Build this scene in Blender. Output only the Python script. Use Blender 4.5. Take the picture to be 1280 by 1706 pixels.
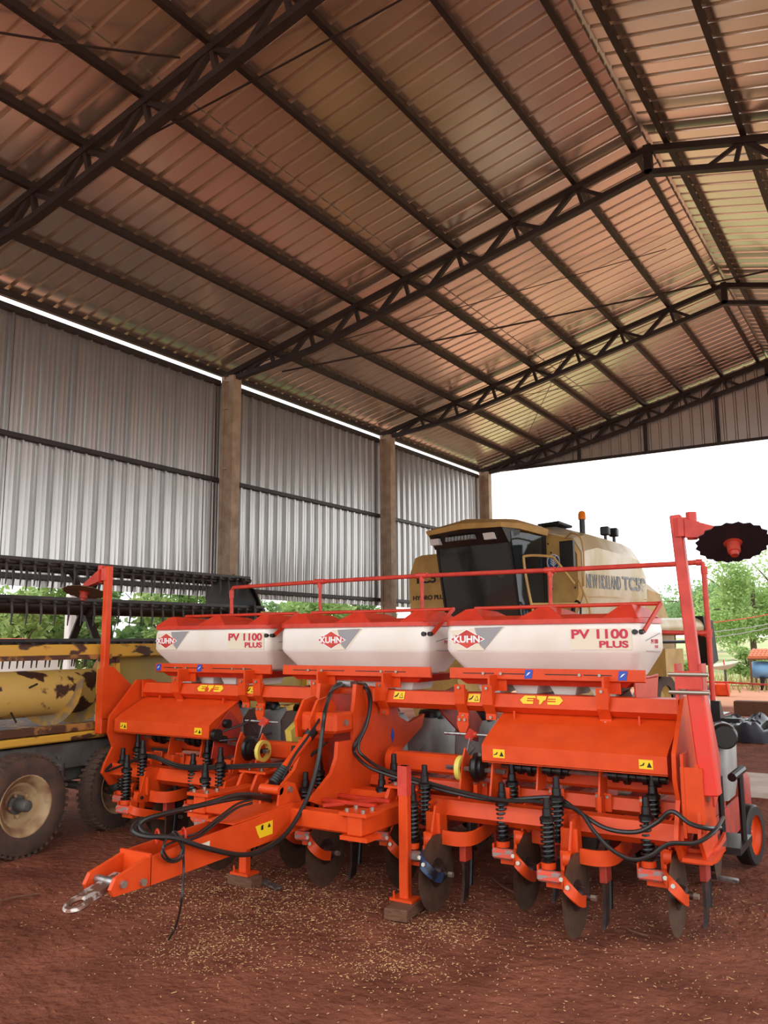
import bpy, math, random
from math import radians, sin, cos, pi
from mathutils import Vector, Matrix, noise
random.seed(7)
for o in list(bpy.data.objects): bpy.data.objects.remove(o)
sc = bpy.context.scene
COL = sc.collection
# ------------------------------------------------------------------ camera
YAW, PITCH, ROLL, FPX, EYE = radians(32.489), radians(8.688), radians(-.3567), 1384.5, 1.65
cF = Vector((-sin(YAW)*cos(PITCH), cos(YAW)*cos(PITCH), sin(PITCH)))
_r = Vector((cos(YAW), sin(YAW), 0)); _u = _r.cross(cF)
cR = _r*cos(ROLL)+_u*sin(ROLL); cU = -_r*sin(ROLL)+_u*cos(ROLL)
cC = Vector((0, 0, EYE))
cam = bpy.data.cameras.new('camera'); camo = bpy.data.objects.new('camera', cam); COL.objects.link(camo)
m = Matrix((cR, cU, -cF)).transposed().to_4x4(); m.translation = cC
camo.matrix_world = m
cam.sensor_fit = 'HORIZONTAL'; cam.sensor_width = 36; cam.lens = FPX/1280*36; cam.clip_end = 400
sc.camera = camo
# ------------------------------------------------------------------ sky, exposure
w = bpy.data.worlds.new('sky'); sc.world = w; w.use_nodes = True
bg = w.node_tree.nodes['Background']
bg.inputs[0].default_value = (.94, .97, 1, 1); bg.inputs[1].default_value = 2.6
vs = sc.view_settings
vs.view_transform = 'Standard'; vs.look = 'None'; vs.exposure = 0.08; vs.gamma = 1; vs.use_curve_mapping = False
def at(x, y, Y=None, X=None, Z=None):
    """the point of the place seen at a pixel of the photograph, at a known depth plane"""
    d = cF+cR*(x-640)/FPX-cU*(y-853)/FPX
    t = Y/d.y if Y is not None else X/d.x if X is not None else (Z-EYE)/d.z
    return cC+d*t
V = Vector
# ------------------------------------------------------------------ materials
def L(c): return tuple(((x/255)/12.92 if x/255 <= .04045 else ((x/255+.055)/1.055)**2.4) for x in c)
def mat(name, col, rough=.5, metal=0, col2=None, scale=6, lo=.4, hi=.7, bump=0, bscale=60, detail=6, coat=0, trans=0, alpha=1, spec=.5, stretch=None, sub=0):
    M = bpy.data.materials.new(name); M.use_nodes = True; N = M.node_tree.nodes; K = M.node_tree.links
    b = N['Principled BSDF']; b.inputs['Roughness'].default_value = rough; b.inputs['Metallic'].default_value = metal
    b.inputs['Base Color'].default_value = (*L(col), 1); b.inputs['Specular IOR Level'].default_value = spec
    if coat: b.inputs['Coat Weight'].default_value = coat; b.inputs['Coat Roughness'].default_value = .15
    if trans: b.inputs['Transmission Weight'].default_value = trans
    if sub:
        b.inputs['Subsurface Weight'].default_value = sub; b.inputs['Subsurface Radius'].default_value = (.05, .05, .05); b.inputs['Subsurface Scale'].default_value = .3
    if alpha < 1: b.inputs['Alpha'].default_value = alpha
    if col2 or bump:
        tc = N.new('ShaderNodeTexCoord'); mp = N.new('ShaderNodeMapping'); K.new(tc.outputs['Object'], mp.inputs[0])
        if stretch: mp.inputs['Scale'].default_value = stretch
    if col2:
        t = N.new('ShaderNodeTexNoise'); t.inputs['Scale'].default_value = scale; t.inputs['Detail'].default_value = detail
        K.new(mp.outputs[0], t.inputs['Vector'])
        r = N.new('ShaderNodeValToRGB'); r.color_ramp.elements[0].position = lo; r.color_ramp.elements[1].position = hi
        r.color_ramp.elements[0].color = (*L(col), 1); r.color_ramp.elements[1].color = (*L(col2), 1)
        K.new(t.outputs['Fac'], r.inputs[0]); K.new(r.outputs[0], b.inputs['Base Color'])
    if bump:
        t = N.new('ShaderNodeTexNoise'); t.inputs['Scale'].default_value = bscale; t.inputs['Detail'].default_value = 8
        K.new(mp.outputs[0], t.inputs['Vector'])
        q = N.new('ShaderNodeBump'); q.inputs['Strength'].default_value = bump; q.inputs['Distance'].default_value = .02
        K.new(t.outputs['Fac'], q.inputs['Height']); K.new(q.outputs[0], b.inputs['Normal'])
    return M
ORANGE = mat('orange_paint', (218, 74, 24), .42, 0, (206, 66, 20), 9, spec=.3)
DULL = mat('dusty_orange_paint', (176, 50, 28), .6, 0, (134, 46, 32), 9)
RED = mat('red_paint', (204, 58, 34), .4, 0, (186, 48, 30), 12, spec=.35)
FADED = mat('faded_red_paint', (208, 66, 48), .5, 0, (182, 48, 38), 10)
WORN = mat('worn_red_steel', (226, 92, 70), .4, .1, (150, 140, 136), 30, .52, .58, stretch=(1, 1, 2))
HOP = mat('white_hopper_plastic', (238, 233, 224), .32, 0, (222, 212, 196), 2.5, .4, .85, spec=.4)
STEEL = mat('bare_steel', (170, 170, 168), .35, .85, (120, 112, 104), 20)
BOLT = mat('zinc_bolt', (168, 160, 145), .4, .8)
BLACK = mat('black_paint', (18, 18, 19), .38)
RUBBER = mat('black_rubber', (24, 23, 23), .5)
HOSE = mat('hydraulic_hose_rubber', (34, 32, 30), .38)
DISC = mat('rusty_disc_steel', (96, 72, 56), .55, .3, (74, 54, 42), 14)
NOTCH = mat('dark_notched_disc_steel', (30, 30, 40), .6, .2, (38, 35, 42), 16)
SHANK = mat('dark_shank_steel', (38, 30, 27), .5, .3, (78, 48, 38), 12)
YSTICK = mat('yellow_sticker', (242, 200, 30), .45)
BSTICK = mat('blue_sticker', (38, 78, 178), .45)
WPRINT = mat('white_print', (240, 240, 240), .5)
KPRINT = mat('black_print', (22, 20, 20), .5)
MAG = mat('magenta_print', (196, 36, 70), .5)
CREAM = mat('cream_sticker', (226, 216, 190), .5)
GSTICK = mat('grey_sticker', (150, 148, 150), .5)
BIN = mat('grey_bin_plastic', (156, 156, 152), .5, 0, (136, 132, 126), 6)
YHUB = mat('yellow_plastic', (224, 204, 92), .5)
TRUSS = mat('dark_truss_paint', (50, 43, 42), .55, 0, (38, 31, 30), 5)
ROOF = mat('galvanised_roof_sheet', (236, 230, 220), .23, .84, (224, 217, 207), 1.4, .35, .7, stretch=(.5, 1.2, 1))
WALLM = mat('galvanised_wall_sheet', (190, 188, 184), .30, .85, (176, 175, 172), 1.6, .35, .7, stretch=(1, 1.5, .4))
CONC = mat('column_concrete', (178, 158, 134), .85, 0, (152, 130, 106), 5, bump=.25, bscale=40)
YEL = mat('combine_yellow_paint', (198, 160, 90), .48, 0, (178, 140, 82), 4)
BEIGE = mat('faded_tank_paint', (196, 178, 136), .34, .1, (222, 212, 190), 2.2, .42, .62, stretch=(1, 1, .5))
HYEL = mat('chipped_yellow_paint', (206, 158, 58), .5, 0, (72, 46, 34), 7, .54, .60, stretch=(1, .6, 1.6))
AUGM = mat('worn_auger_paint', (208, 172, 92), .5, 0, (66, 40, 32), 3.6, .55, .58)
OLIVE = mat('olive_yellow_sheet', (158, 130, 46), .55, 0, (146, 118, 44), 3)
RUST = mat('rusty_edge', (84, 54, 38), .7, .2, (170, 120, 60), 9, .5, .62)
GREYP = mat('grey_chassis_paint', (92, 90, 84), .6, 0, (72, 66, 60), 5)
TYRE = mat('dusty_tyre_rubber', (70, 54, 46), .85, 0, (92, 66, 52), 8, bump=.2, bscale=30)
RIM = mat('dusty_beige_rim', (188, 158, 116), .65, 0, (120, 78, 56), 6)
REEL = mat('black_reel_steel', (30, 28, 28), .45, .2, (56, 40, 34), 8)
GLASS = mat('dark_cab_glass', (40, 46, 48), .06, 0, spec=.6, alpha=.62)
CABIN = mat('dark_cab_interior', (30, 28, 27), .8)
AMBER = mat('amber_lens', (240, 130, 20), .25)
LAMP = mat('lamp_lens', (225, 225, 220), .2)
GREYT = mat('grey_letter_print', (120, 132, 140), .5, 0, (168, 164, 150), 20)
WOOD = mat('old_wood', (112, 74, 50), .85, 0, (82, 52, 38), 10, stretch=(1, 8, 8))
TARP = mat('black_tarpaulin', (36, 38, 44), .3, 0, (70, 74, 82), 3)
GTARP = mat('silver_tarpaulin', (150, 152, 156), .35)
def leafmat(name, c1, c2):
    M = mat(name, c1, .7, 0, c2, .7); N, K = M.node_tree.nodes, M.node_tree.links
    tr_ = N.new('ShaderNodeBsdfTranslucent'); mx = N.new('ShaderNodeMixShader'); mx.inputs[0].default_value = .45
    b_ = N['Principled BSDF']; K.new(b_.inputs['Base Color'].links[0].from_socket, tr_.inputs[0])
    K.new(b_.outputs[0], mx.inputs[1]); K.new(tr_.outputs[0], mx.inputs[2]); K.new(mx.outputs[0], N['Material Output'].inputs[0])
    return M
LEAF = leafmat('leaf_green', (140, 170, 96), (176, 198, 130))
LEAF2 = leafmat('leaf_dark_green', (118, 152, 98), (154, 178, 124))
BARK = mat('bark', (84, 70, 58), .9)
GRASS = mat('field_grass', (138, 148, 92), .9, 0, (172, 162, 118), .3, bump=.3, bscale=4)
DRYG = mat('dry_grass', (176, 166, 108), .9, 0, (130, 140, 70), 3)
STRAW = mat('straw', (204, 164, 112), .85)
PLASTER = mat('white_plaster', (226, 222, 216), .85, 0, (206, 200, 192), 2)
TILE = mat('clay_tile', (206, 122, 82), .8, 0, (176, 96, 66), 4)
BLUE = mat('blue_tank_paint', (96, 150, 196), .45, 0, (126, 172, 208), 2)
SLAB = mat('pale_concrete_slab', (206, 190, 176), .85, 0, (186, 164, 146), 3)
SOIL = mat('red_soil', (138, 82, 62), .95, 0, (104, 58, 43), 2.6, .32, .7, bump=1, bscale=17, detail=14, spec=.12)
SOIL.node_tree.nodes['Bump'].inputs['Distance'].default_value = .045
_n, _l = SOIL.node_tree.nodes, SOIL.node_tree.links   # paler soil outside the shed, put in to keep the roof reflections bright
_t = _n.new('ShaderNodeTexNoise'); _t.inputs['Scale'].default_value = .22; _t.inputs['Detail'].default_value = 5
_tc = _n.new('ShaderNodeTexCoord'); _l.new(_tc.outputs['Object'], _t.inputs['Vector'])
_sx = _n.new('ShaderNodeSeparateXYZ'); _l.new(_tc.outputs['Object'], _sx.inputs[0])   # dry road soil, its pale tone carried all round the shed outline
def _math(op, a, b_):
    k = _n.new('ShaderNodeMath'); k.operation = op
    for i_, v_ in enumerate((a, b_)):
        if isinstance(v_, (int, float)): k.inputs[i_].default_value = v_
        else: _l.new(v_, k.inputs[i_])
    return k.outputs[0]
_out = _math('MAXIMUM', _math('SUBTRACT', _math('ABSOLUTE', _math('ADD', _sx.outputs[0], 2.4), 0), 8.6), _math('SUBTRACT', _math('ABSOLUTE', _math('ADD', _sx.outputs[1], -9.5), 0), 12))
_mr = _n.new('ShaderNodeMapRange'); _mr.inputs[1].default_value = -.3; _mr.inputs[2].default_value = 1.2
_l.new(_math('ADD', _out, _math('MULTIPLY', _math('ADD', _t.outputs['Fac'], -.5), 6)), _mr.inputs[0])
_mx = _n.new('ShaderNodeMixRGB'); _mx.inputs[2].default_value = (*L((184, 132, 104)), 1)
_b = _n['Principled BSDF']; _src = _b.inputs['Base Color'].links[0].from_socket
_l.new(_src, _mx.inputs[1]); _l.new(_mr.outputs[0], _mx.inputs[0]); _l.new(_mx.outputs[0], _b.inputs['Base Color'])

# ------------------------------------------------------------------ mesh helpers
class MB:
    def __init__(s): s.v = []; s.f = []
    def add(s, vs_, fs):
        n = len(s.v); s.v += [tuple(p) for p in vs_]; s.f += [tuple(i+n for i in q) for q in fs]; return s
    def box(s, c, d, R=None, ch=0):
        c = V(c); hx, hy, hz = d[0]/2, d[1]/2, d[2]/2; R = R or Matrix.Identity(3)
        ch = min(ch, hx*.49, hy*.49, hz*.49)
        if ch <= 0:
            pts = [(x, y, z) for x in (-hx, hx) for y in (-hy, hy) for z in (-hz, hz)]
            fs = [(0, 1, 3, 2), (4, 6, 7, 5), (0, 4, 5, 1), (2, 3, 7, 6), (0, 2, 6, 4), (1, 5, 7, 3)]
        else:
            pts = []; idx = {}
            for sx in (-1, 1):
                for sy in (-1, 1):
                    for sz in (-1, 1):
                        for a in range(3):
                            e = [hx-ch, hy-ch, hz-ch]; e[a] += ch
                            idx[sx, sy, sz, a] = len(pts); pts.append((sx*e[0], sy*e[1], sz*e[2]))
            fs = []
            for a in range(3):
                b, k = (a+1) % 3, (a+2) % 3
                for sg in (-1, 1):
                    q = []
                    for (i, j) in ((-1, -1), (1, -1), (1, 1), (-1, 1)):
                        t = [0, 0, 0]; t[a] = sg; t[b] = i; t[k] = j; q.append(idx[(*t, a)])
                    fs.append(q if sg > 0 else q[::-1])
                for i in (-1, 1):
                    for j in (-1, 1):
                        t = [0, 0, 0]; t[b] = i; t[k] = j; t[a] = -1; t2 = t[:]; t2[a] = 1
                        q = [idx[(*t, b)], idx[(*t2, b)], idx[(*t2, k)], idx[(*t, k)]]
                        fs.append(q if i*j > 0 else q[::-1])
            for sx in (-1, 1):
                for sy in (-1, 1):
                    for sz in (-1, 1):
                        q = [idx[sx, sy, sz, a] for a in range(3)]
                        fs.append(q if sx*sy*sz > 0 else q[::-1])
        return s.add([R @ V(p)+c for p in pts], fs)
    def bx(s, x0, x1, y0, y1, z0, z1, ch=0):
        return s.box(((x0+x1)/2, (y0+y1)/2, (z0+z1)/2), (abs(x1-x0), abs(y1-y0), abs(z1-z0)), None, ch)
    def beam(s, p, q, wd, h, up=(0, 0, 1), ch=0):
        p, q = V(p), V(q); d = q-p; ln = d.length; d.normalize(); up = V(up)
        if abs(d.dot(up)) > .98: up = V((0, 1, 0)) if abs(d.y) < .9 else V((1, 0, 0))
        sd = up.cross(d).normalized(); u2 = d.cross(sd)
        return s.box((p+q)/2, (ln, wd, h), Matrix((d, sd, u2)).transposed(), ch)
    def cyl(s, p, q, r, n=12, r2=None, cap=True):
        p, q = V(p), V(q); r2 = r if r2 is None else r2; d = (q-p).normalized(); a = d.orthogonal().normalized(); b = d.cross(a)
        vv = []
        for c, rr in ((p, r), (q, r2)): vv += [c+(a*cos(2*pi*i/n)+b*sin(2*pi*i/n))*rr for i in range(n)]
        fs = [(i, (i+1) % n, n+(i+1) % n, n+i) for i in range(n)]
        if cap: fs += [tuple(range(n))[::-1], tuple(range(n, 2*n))]
        return s.add(vv, fs)
    def tube(s, pts, r, n=8, cap=True):
        pts = [V(p) for p in pts]; vv = []; fs = []; a = None
        for i, p in enumerate(pts):
            d = (pts[min(i+1, len(pts)-1)]-pts[max(i-1, 0)]).normalized()
            a = (d.orthogonal() if a is None else a-d*a.dot(d)).normalized(); b = d.cross(a)
            rr = r[i] if isinstance(r, (list, tuple)) else r
            vv += [p+(a*cos(2*pi*k/n)+b*sin(2*pi*k/n))*rr for k in range(n)]
        for i in range(len(pts)-1):
            for k in range(n): fs.append((i*n+k, i*n+(k+1) % n, (i+1)*n+(k+1) % n, (i+1)*n+k))
        if cap: e = (len(pts)-1)*n; fs += [tuple(range(n))[::-1], tuple(range(e, e+n))]
        return s.add(vv, fs)
    def prism(s, poly, ax, a, b):
        """polygon in the plane normal to axis ax, extruded from a to b"""
        n = len(poly)
        def mk(t, k): return (k, t[0], t[1]) if ax == 'x' else (t[0], k, t[1]) if ax == 'y' else (t[0], t[1], k)
        return s.add([mk(t, a) for t in poly]+[mk(t, b) for t in poly],
                     [(i, (i+1) % n, n+(i+1) % n, n+i) for i in range(n)]+[tuple(range(n))[::-1], tuple(range(n, 2*n))])
    def lathe(s, prof, c, axis, n=24, a0=None):
        """prof: (radius, height along axis)"""
        c = V(c); d = V(axis).normalized(); a = d.orthogonal().normalized(); b = d.cross(a); vv = []; fs = []; k = len(prof)
        for i in range(n):
            e = a*cos(2*pi*i/n)+b*sin(2*pi*i/n); vv += [c+e*r+d*h for r, h in prof]
        for i in range(n):
            j = (i+1) % n
            for t in range(k-1): fs.append((i*k+t, j*k+t, j*k+t+1, i*k+t+1))
        return s.add(vv, fs)
    def loft(s, rings, cap=True, close=True):
        n = len(rings[0]); vv = [p for r in rings for p in r]; fs = []
        for i in range(len(rings)-1):
            for k in range(n if close else n-1): fs.append((i*n+k, i*n+(k+1) % n, (i+1)*n+(k+1) % n, (i+1)*n+k))
        if cap: e = (len(rings)-1)*n; fs += [tuple(range(n))[::-1], tuple(range(e, e+n))]
        return s.add(vv, fs)
    def sweep(s, pts, wd, th, side):
        """flat bar along pts; side = direction of the width"""
        rings = []
        pts = [V(p) for p in pts]
        for i, p in enumerate(pts):
            d = (pts[min(i+1, len(pts)-1)]-pts[max(i-1, 0)]).normalized(); sd = V(side); sd = (sd-d*sd.dot(d)).normalized(); nn = d.cross(sd)
            rings.append([p+sd*wd/2+nn*th/2, p-sd*wd/2+nn*th/2, p-sd*wd/2-nn*th/2, p+sd*wd/2-nn*th/2])
        return s.loft(rings)
    def mesh(s, name, m):
        me = bpy.data.meshes.new(name); me.from_pydata(s.v, [], s.f); me.validate()
        me.polygons.foreach_set('use_smooth', [True]*len(me.polygons)); me.set_sharp_from_angle(angle=radians(32))
        if m: me.materials.append(m)
        return me
def fixnormals(me):
    import bmesh
    b = bmesh.new(); b.from_mesh(me); bmesh.ops.recalc_face_normals(b, faces=b.faces); b.to_mesh(me); b.free()
INV = {}
def link(name, data, parent=None):
    o = bpy.data.objects.new(name, data); COL.objects.link(o)
    if parent is not None:
        o.parent = parent
        wm = WORLD.get(parent.name, Matrix.Identity(4)); o.matrix_parent_inverse = wm.inverted()
    return o
WORLD = {}
def obj(name, mb, m, parent=None, fix=True):
    me = mb if isinstance(mb, bpy.types.Mesh) else mb.mesh(name, m)
    if fix and not isinstance(mb, bpy.types.Mesh): fixnormals(me)
    return link(name, me, parent)
def put(name, me, parent, loc=(0, 0, 0), rot=None):
    o = link(name, me, parent)
    M = Matrix.Translation(V(loc)) if rot is None else Matrix.Translation(V(loc)) @ rot.to_4x4()
    o.matrix_basis = M; WORLD[o.name] = M
    return o
def tag(o, label, cat, group=None):
    o['label'] = label; o['category'] = cat
    if group: o['group'] = group
    return o
def thing(name, loc, label=None, cat=None, group=None, kind=None):
    o = bpy.data.objects.new(name, None); COL.objects.link(o); o.location = loc; o.empty_display_size = .2
    WORLD[o.name] = Matrix.Translation(V(loc))
    if label: tag(o, label, cat, group)
    if kind: o['kind'] = kind
    return o
def copytree(o, off, parent=None, swap=None):
    """a copy of a part and its sub-parts, moved by off"""
    c = o.copy(); COL.objects.link(c)
    if parent is not None: c.parent = parent; c.matrix_parent_inverse = o.matrix_parent_inverse.copy()
    c.matrix_basis = Matrix.Translation(V(off)) @ o.matrix_basis
    for ch in [k for k in bpy.data.objects if k.parent == o]:
        d = ch.copy(); COL.objects.link(d); d.parent = c; d.matrix_parent_inverse = ch.matrix_parent_inverse.copy()
    return c
def spline(pts, k=8):
    pts = [V(p) for p in pts]; out = []
    for i in range(len(pts)-1):
        p0, p1, p2, p3 = pts[max(i-1, 0)], pts[i], pts[i+1], pts[min(i+2, len(pts)-1)]
        for j in range(k):
            t = j/k; out.append(.5*((2*p1)+(p2-p0)*t+(2*p0-5*p1+4*p2-p3)*t*t+(3*p1-p0-3*p2+p3)*t**3))
    return out+[pts[-1]]
def text(name, s, o, right, up, height, m, parent, width=None, bold=.0, shear=0, ext=.0015):
    """lettering as thin raised mesh; o = lower left corner"""
    cu = bpy.data.curves.new(name, 'FONT'); cu.body = s; cu.size = 1; cu.offset = bold; cu.shear = shear; cu.extrude = .001
    t = bpy.data.objects.new(name, cu); COL.objects.link(t)
    dg = bpy.context.evaluated_depsgraph_get(); me = bpy.data.meshes.new_from_object(t.evaluated_get(dg))
    bpy.data.objects.remove(t); me.name = name
    xs = [q.co.x for q in me.vertices]; ys = [q.co.y for q in me.vertices]; x0, y0 = min(xs), min(ys)
    sy = height/(max(ys)-y0); sx = sy if width is None else width/(max(xs)-x0)
    r_, u_ = V(right).normalized(), V(up).normalized(); n_ = r_.cross(u_)
    for q in me.vertices:
        c = q.co.copy(); q.co = V(o)+r_*((c.x-x0)*sx)+u_*((c.y-y0)*sy)+n_*(ext if c.z > 0 else 0)
    me.materials.clear(); me.materials.append(m)
    return link(name, me, parent)
def plate(name, poly, o, right, up, m, parent, th=.002):
    """thin flat piece from 2D outline in the (right, up) plane at o"""
    r_, u_ = V(right).normalized(), V(up).normalized(); n_ = r_.cross(u_); b = MB(); n = len(poly)
    b.add([V(o)+r_*x+u_*y+n_*k for k in (0, th) for x, y in poly], [(i, (i+1) % n, n+(i+1) % n, n+i) for i in range(n)]+[tuple(range(n))[::-1], tuple(range(n, 2*n))])
    return obj(name, b, m, parent)
XR, ZU = V((1, 0, 0)), V((0, 0, 1))
# ================================================================== SETTING
# ---- ground: one sheet, fine near the camera, coarse far away
def axis(lo, hi, f0, f1, step, grow=1.25):
    a = [f0+i*step for i in range(int((f1-f0)/step)+1)]; d = step; x = a[0]
    pre = []
    while x > lo: d *= grow; x -= d; pre.append(x)
    d = step; x = a[-1]; post = []
    while x < hi: d *= grow; x += d; post.append(x)
    return pre[::-1]+a+post
gx = axis(-120, 90, -9, 1.6, .06); gy = axis(-40, 160, 2.2, 9, .06)
def gz(x, y):
    k = max(0, 1-max(0, math.hypot(x+3, y-6)-8)/10)
    z = noise.noise((x*1.1, y*1.1, 0))*.022+noise.noise((x*4.3, y*4.3, 3))*.010+noise.noise((x*9, y*9, 7))*.010
    far = max(0, y-34)*.012
    return z*k-.012+far
b = MB(); b.v = [(x, y, gz(x, y)) for y in gy for x in gx]; nx = len(gx)
b.f = [(j*nx+i, j*nx+i+1, (j+1)*nx+i+1, (j+1)*nx+i) for j in range(len(gy)-1) for i in range(nx-1)]
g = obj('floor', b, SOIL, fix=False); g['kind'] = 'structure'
# green field beyond the yard
b = MB(); fx = [-110+i*8 for i in range(25)]; fy = [32+i*4 for i in range(32)]
b.v = [(x, y+(1.5*sin(x*.21) if y < 34 else 0), gz(x, y)+.03+(0 if y < 34 else .06)) for y in fy for x in fx]
b.f = [(j*25+i, j*25+i+1, (j+1)*25+i+1, (j+1)*25+i) for j in range(31) for i in range(24)]
o = obj('grass_field', b, GRASS, fix=False); o['kind'] = 'structure'
# ---- roof
AX, AZ, SL = -2.44, 7.96, .238            # ridge position, top chord height, slope
EL, ER = -9.98, 5.1
TY = [.15, 5.2, 10.27, 15.3, 20.3]        # truss lines
def rz(x): return AZ-SL*abs(x-AX)
roof = thing('ceiling', (AX, 10, 8), kind='structure')
def corr(length, slope_sign, cover=1.0, pitch=.25, hgt=.05, minor=0):
    """one trapezoidal sheet, ribs along local x (down slope), cover along y, underside at z=0"""
    prof = []
    n = int(round(cover/pitch))
    for i in range(n):
        y = i*pitch
        prof += [(y, 0), (y+.035, 0), (y+.05, hgt*minor), (y+.065, 0), (y+.105, 0), (y+.12, hgt*minor), (y+.135, 0), (y+.172, 0), (y+.19, hgt), (y+.218, hgt), (y+.236, 0)]
    prof.append((n*pitch+.012, 0.0))
    b = MB(); k = len(prof)
    for x in (0, length): b.v += [(x, y, z) for y, z in prof]
    for x in (0, length): b.v += [(x, y, z+.0025) for y, z in prof]
    b.f = [(i, i+1, k+i+1, k+i) for i in range(k-1)]+[(2*k+i, 3*k+i, 3*k+i+1, 2*k+i+1) for i in range(k-1)]
    b.f += [(i, 2*k+i, 2*k+i+1, i+1) for i in range(k-1)]+[(k+i, k+i+1, 3*k+i+1, 3*k+i) for i in range(k-1)]
    b.f += [(0, k, 3*k, 2*k), (k-1, 3*k-1, 4*k-1, 2*k-1)]
    return b
ang = math.atan(SL); LAP = -6.03
def slope_sheet(x0, x1, lift):
    ln = math.hypot(x1-x0, SL*(x1-x0))
    me = corr(ln, 1).mesh('roof_sheet', ROOF); z0 = rz(x0)+.1+lift
    R = Matrix.Rotation(-ang if x1 <= AX+.2 else ang, 3, 'Y')
    return me, z0, R
for (x0, x1, lift) in ((EL, LAP+.06, 0), (LAP-.06, AX-.03, .018), (AX+.03, 1.15, .018), (1.05, ER, 0)):
    me, z0, R = slope_sheet(x0, x1, lift)
    for i in range(21):
        s_ = put('roof_sheet', me, roof, (x0, -.3+i*1.0, z0+random.uniform(-.002, .002)), R)
# ridge cap
b = MB(); cap = [(AX-.26, rz(AX-.26)+.15), (AX, AZ+.158), (AX+.26, rz(AX+.26)+.15), (AX+.26, rz(AX+.26)+.154), (AX, AZ+.162), (AX-.26, rz(AX-.26)+.154)]
b.prism(cap, 'y', -.3, 20.7); obj('ridge_cap', b, ROOF, roof)
PX = [-9.88, -8.80, -7.97, -7.08, -6.17, -5.26, -4.37, -3.43, -2.62]
PXR = [-2.2, -1.3, -.4, .5, 1.4, 2.3, 3.2, 4.1, 4.9]
for x in PX+PXR:
    b = MB(); b.bx(x-.022, x+.022, -.3, 20.65, rz(x)+.0, rz(x)+.094)
    b.bx(x-.022, x+.045, -.3, 20.65, rz(x)-.004, rz(x)+.006)
    obj('purlin', b, TRUSS, roof)
# bracing rods under the roof
def rod(p, q, r=.011, sag=.05):
    pts = [V(p).lerp(V(q), i/8)-V((0, 0, sag*4*(i/8)*(1-i/8))) for i in range(9)]
    obj('brace_rod', MB().tube(pts, r, 6), TRUSS, roof)
def onroof(px_, py_, d=.02):
    dd = cF+cR*(px_-640)/FPX-cU*(py_-853)/FPX
    for sg in (1, -1):
        t = (AZ-d-sg*SL*AX-EYE)/(dd.z-sg*SL*dd.x); p = cC+dd*t
        if (p.x <= AX) == (sg > 0): break
    return p
for a, c, r in (((-60, 44), (300, 96), .012), ((190, 256), (700, -18), .012), ((400, 612), (1110, 415), .007), ((470, 619), (1290, 449), .016), ((936, 600), (866, 752), .006), ((860, 660), (1262, 590), .006), ((915, 693), (1060, 690), .006)):
    rod(onroof(*a), onroof(*c), r, .02)
# ---- trusses
def truss(y, label):
    t = thing('roof_truss', (AX, y, 0), label, 'truss', 'roof trusses')
    D = .37
    def bot(x): return rz(x)-min(D, .10+.27*min(1, (x-EL)/1.9, (4.9-x)/1.9))
    for sg, xe in ((-1, -9.80), (1, 4.92)):
        b = MB(); b.beam((xe, y, rz(xe)-.045), (AX, y, AZ-.045), .09, .085); obj('top_chord', b, TRUSS, t)
        xs = [xe, xe-sg*1.0, xe-sg*1.9, AX]; b = MB()
        for i in range(3): b.beam((xs[i], y, bot(xs[i])), (xs[i+1]-sg*.01, y, bot(xs[i+1])), .10, .075)
        obj('bottom_chord', b, TRUSS, t)
        P = PX if sg < 0 else PXR[::-1]
        for i in range(1, len(P)-1):
            x = P[i]; mid = (P[i]+P[i+1])/2; midl = (P[i]+P[i-1])/2
            obj('web_member', MB().beam((midl, y, bot(midl)), (x, y, rz(x)-.05), .06, .065), TRUSS, t)
            obj('web_member', MB().beam((x-sg*.03, y, rz(x)-.05), (x-sg*.11, y, bot(x-sg*.11)), .06, .05), TRUSS, t)
            obj('web_member', MB().beam((x-sg*.05, y, rz(x)-.06), (mid, y, bot(mid)), .035, .05), TRUSS, t)
        for k in (.12, .34, .56):
            x = xe-sg*k; obj('web_member', MB().beam((x, y, rz(x)-.05), (x-sg*.07, y, bot(x-sg*.07)), .04, .03), TRUSS, t)
    obj('king_post', MB().box((AX, y, AZ-.19), (.1, .1, .40)), TRUSS, t)
    return t
t_ = truss(TY[0], ''); t_['kind'] = 'structure'; t_.name = 'truss_behind_camera'
for k_ in ('label', 'category', 'group'):
    if k_ in t_: del t_[k_]
truss(TY[1], 'dark steel roof truss nearest the camera, crossing the upper left corner')
truss(TY[2], 'dark steel roof truss resting on the concrete column nearest the camera')
truss(TY[3], 'dark steel roof truss resting on the middle concrete column')
truss(TY[4], 'farthest dark steel roof truss, in front of the gable sheeting')
# ---- left wall: sheets, girts, eave rail
wall = thing('wall_left', (-9.9, 10, 2.4), kind='structure')
b = corr(3.70, 1, minor=.13); me = MB(); me.v = [(z-.0, y, x) for x, y, z in b.v]; me.f = b.f; wm_ = me.mesh('wall_sheet', WALLM); fixnormals(wm_)
for i in range(20): put('wall_sheet', wm_, wall, (-9.86, .3+i*1.0, 2.36+random.uniform(-.004, .004)))
for z, h in ((6.03, .09), (4.33, .075), (2.49, .075)):
    for i in range(4):
        obj('girt', MB().bx(-9.86, -9.78, TY[i]+.1, TY[i+1]-.1, z-h/2, z+h/2, .008), TRUSS, wall)
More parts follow.
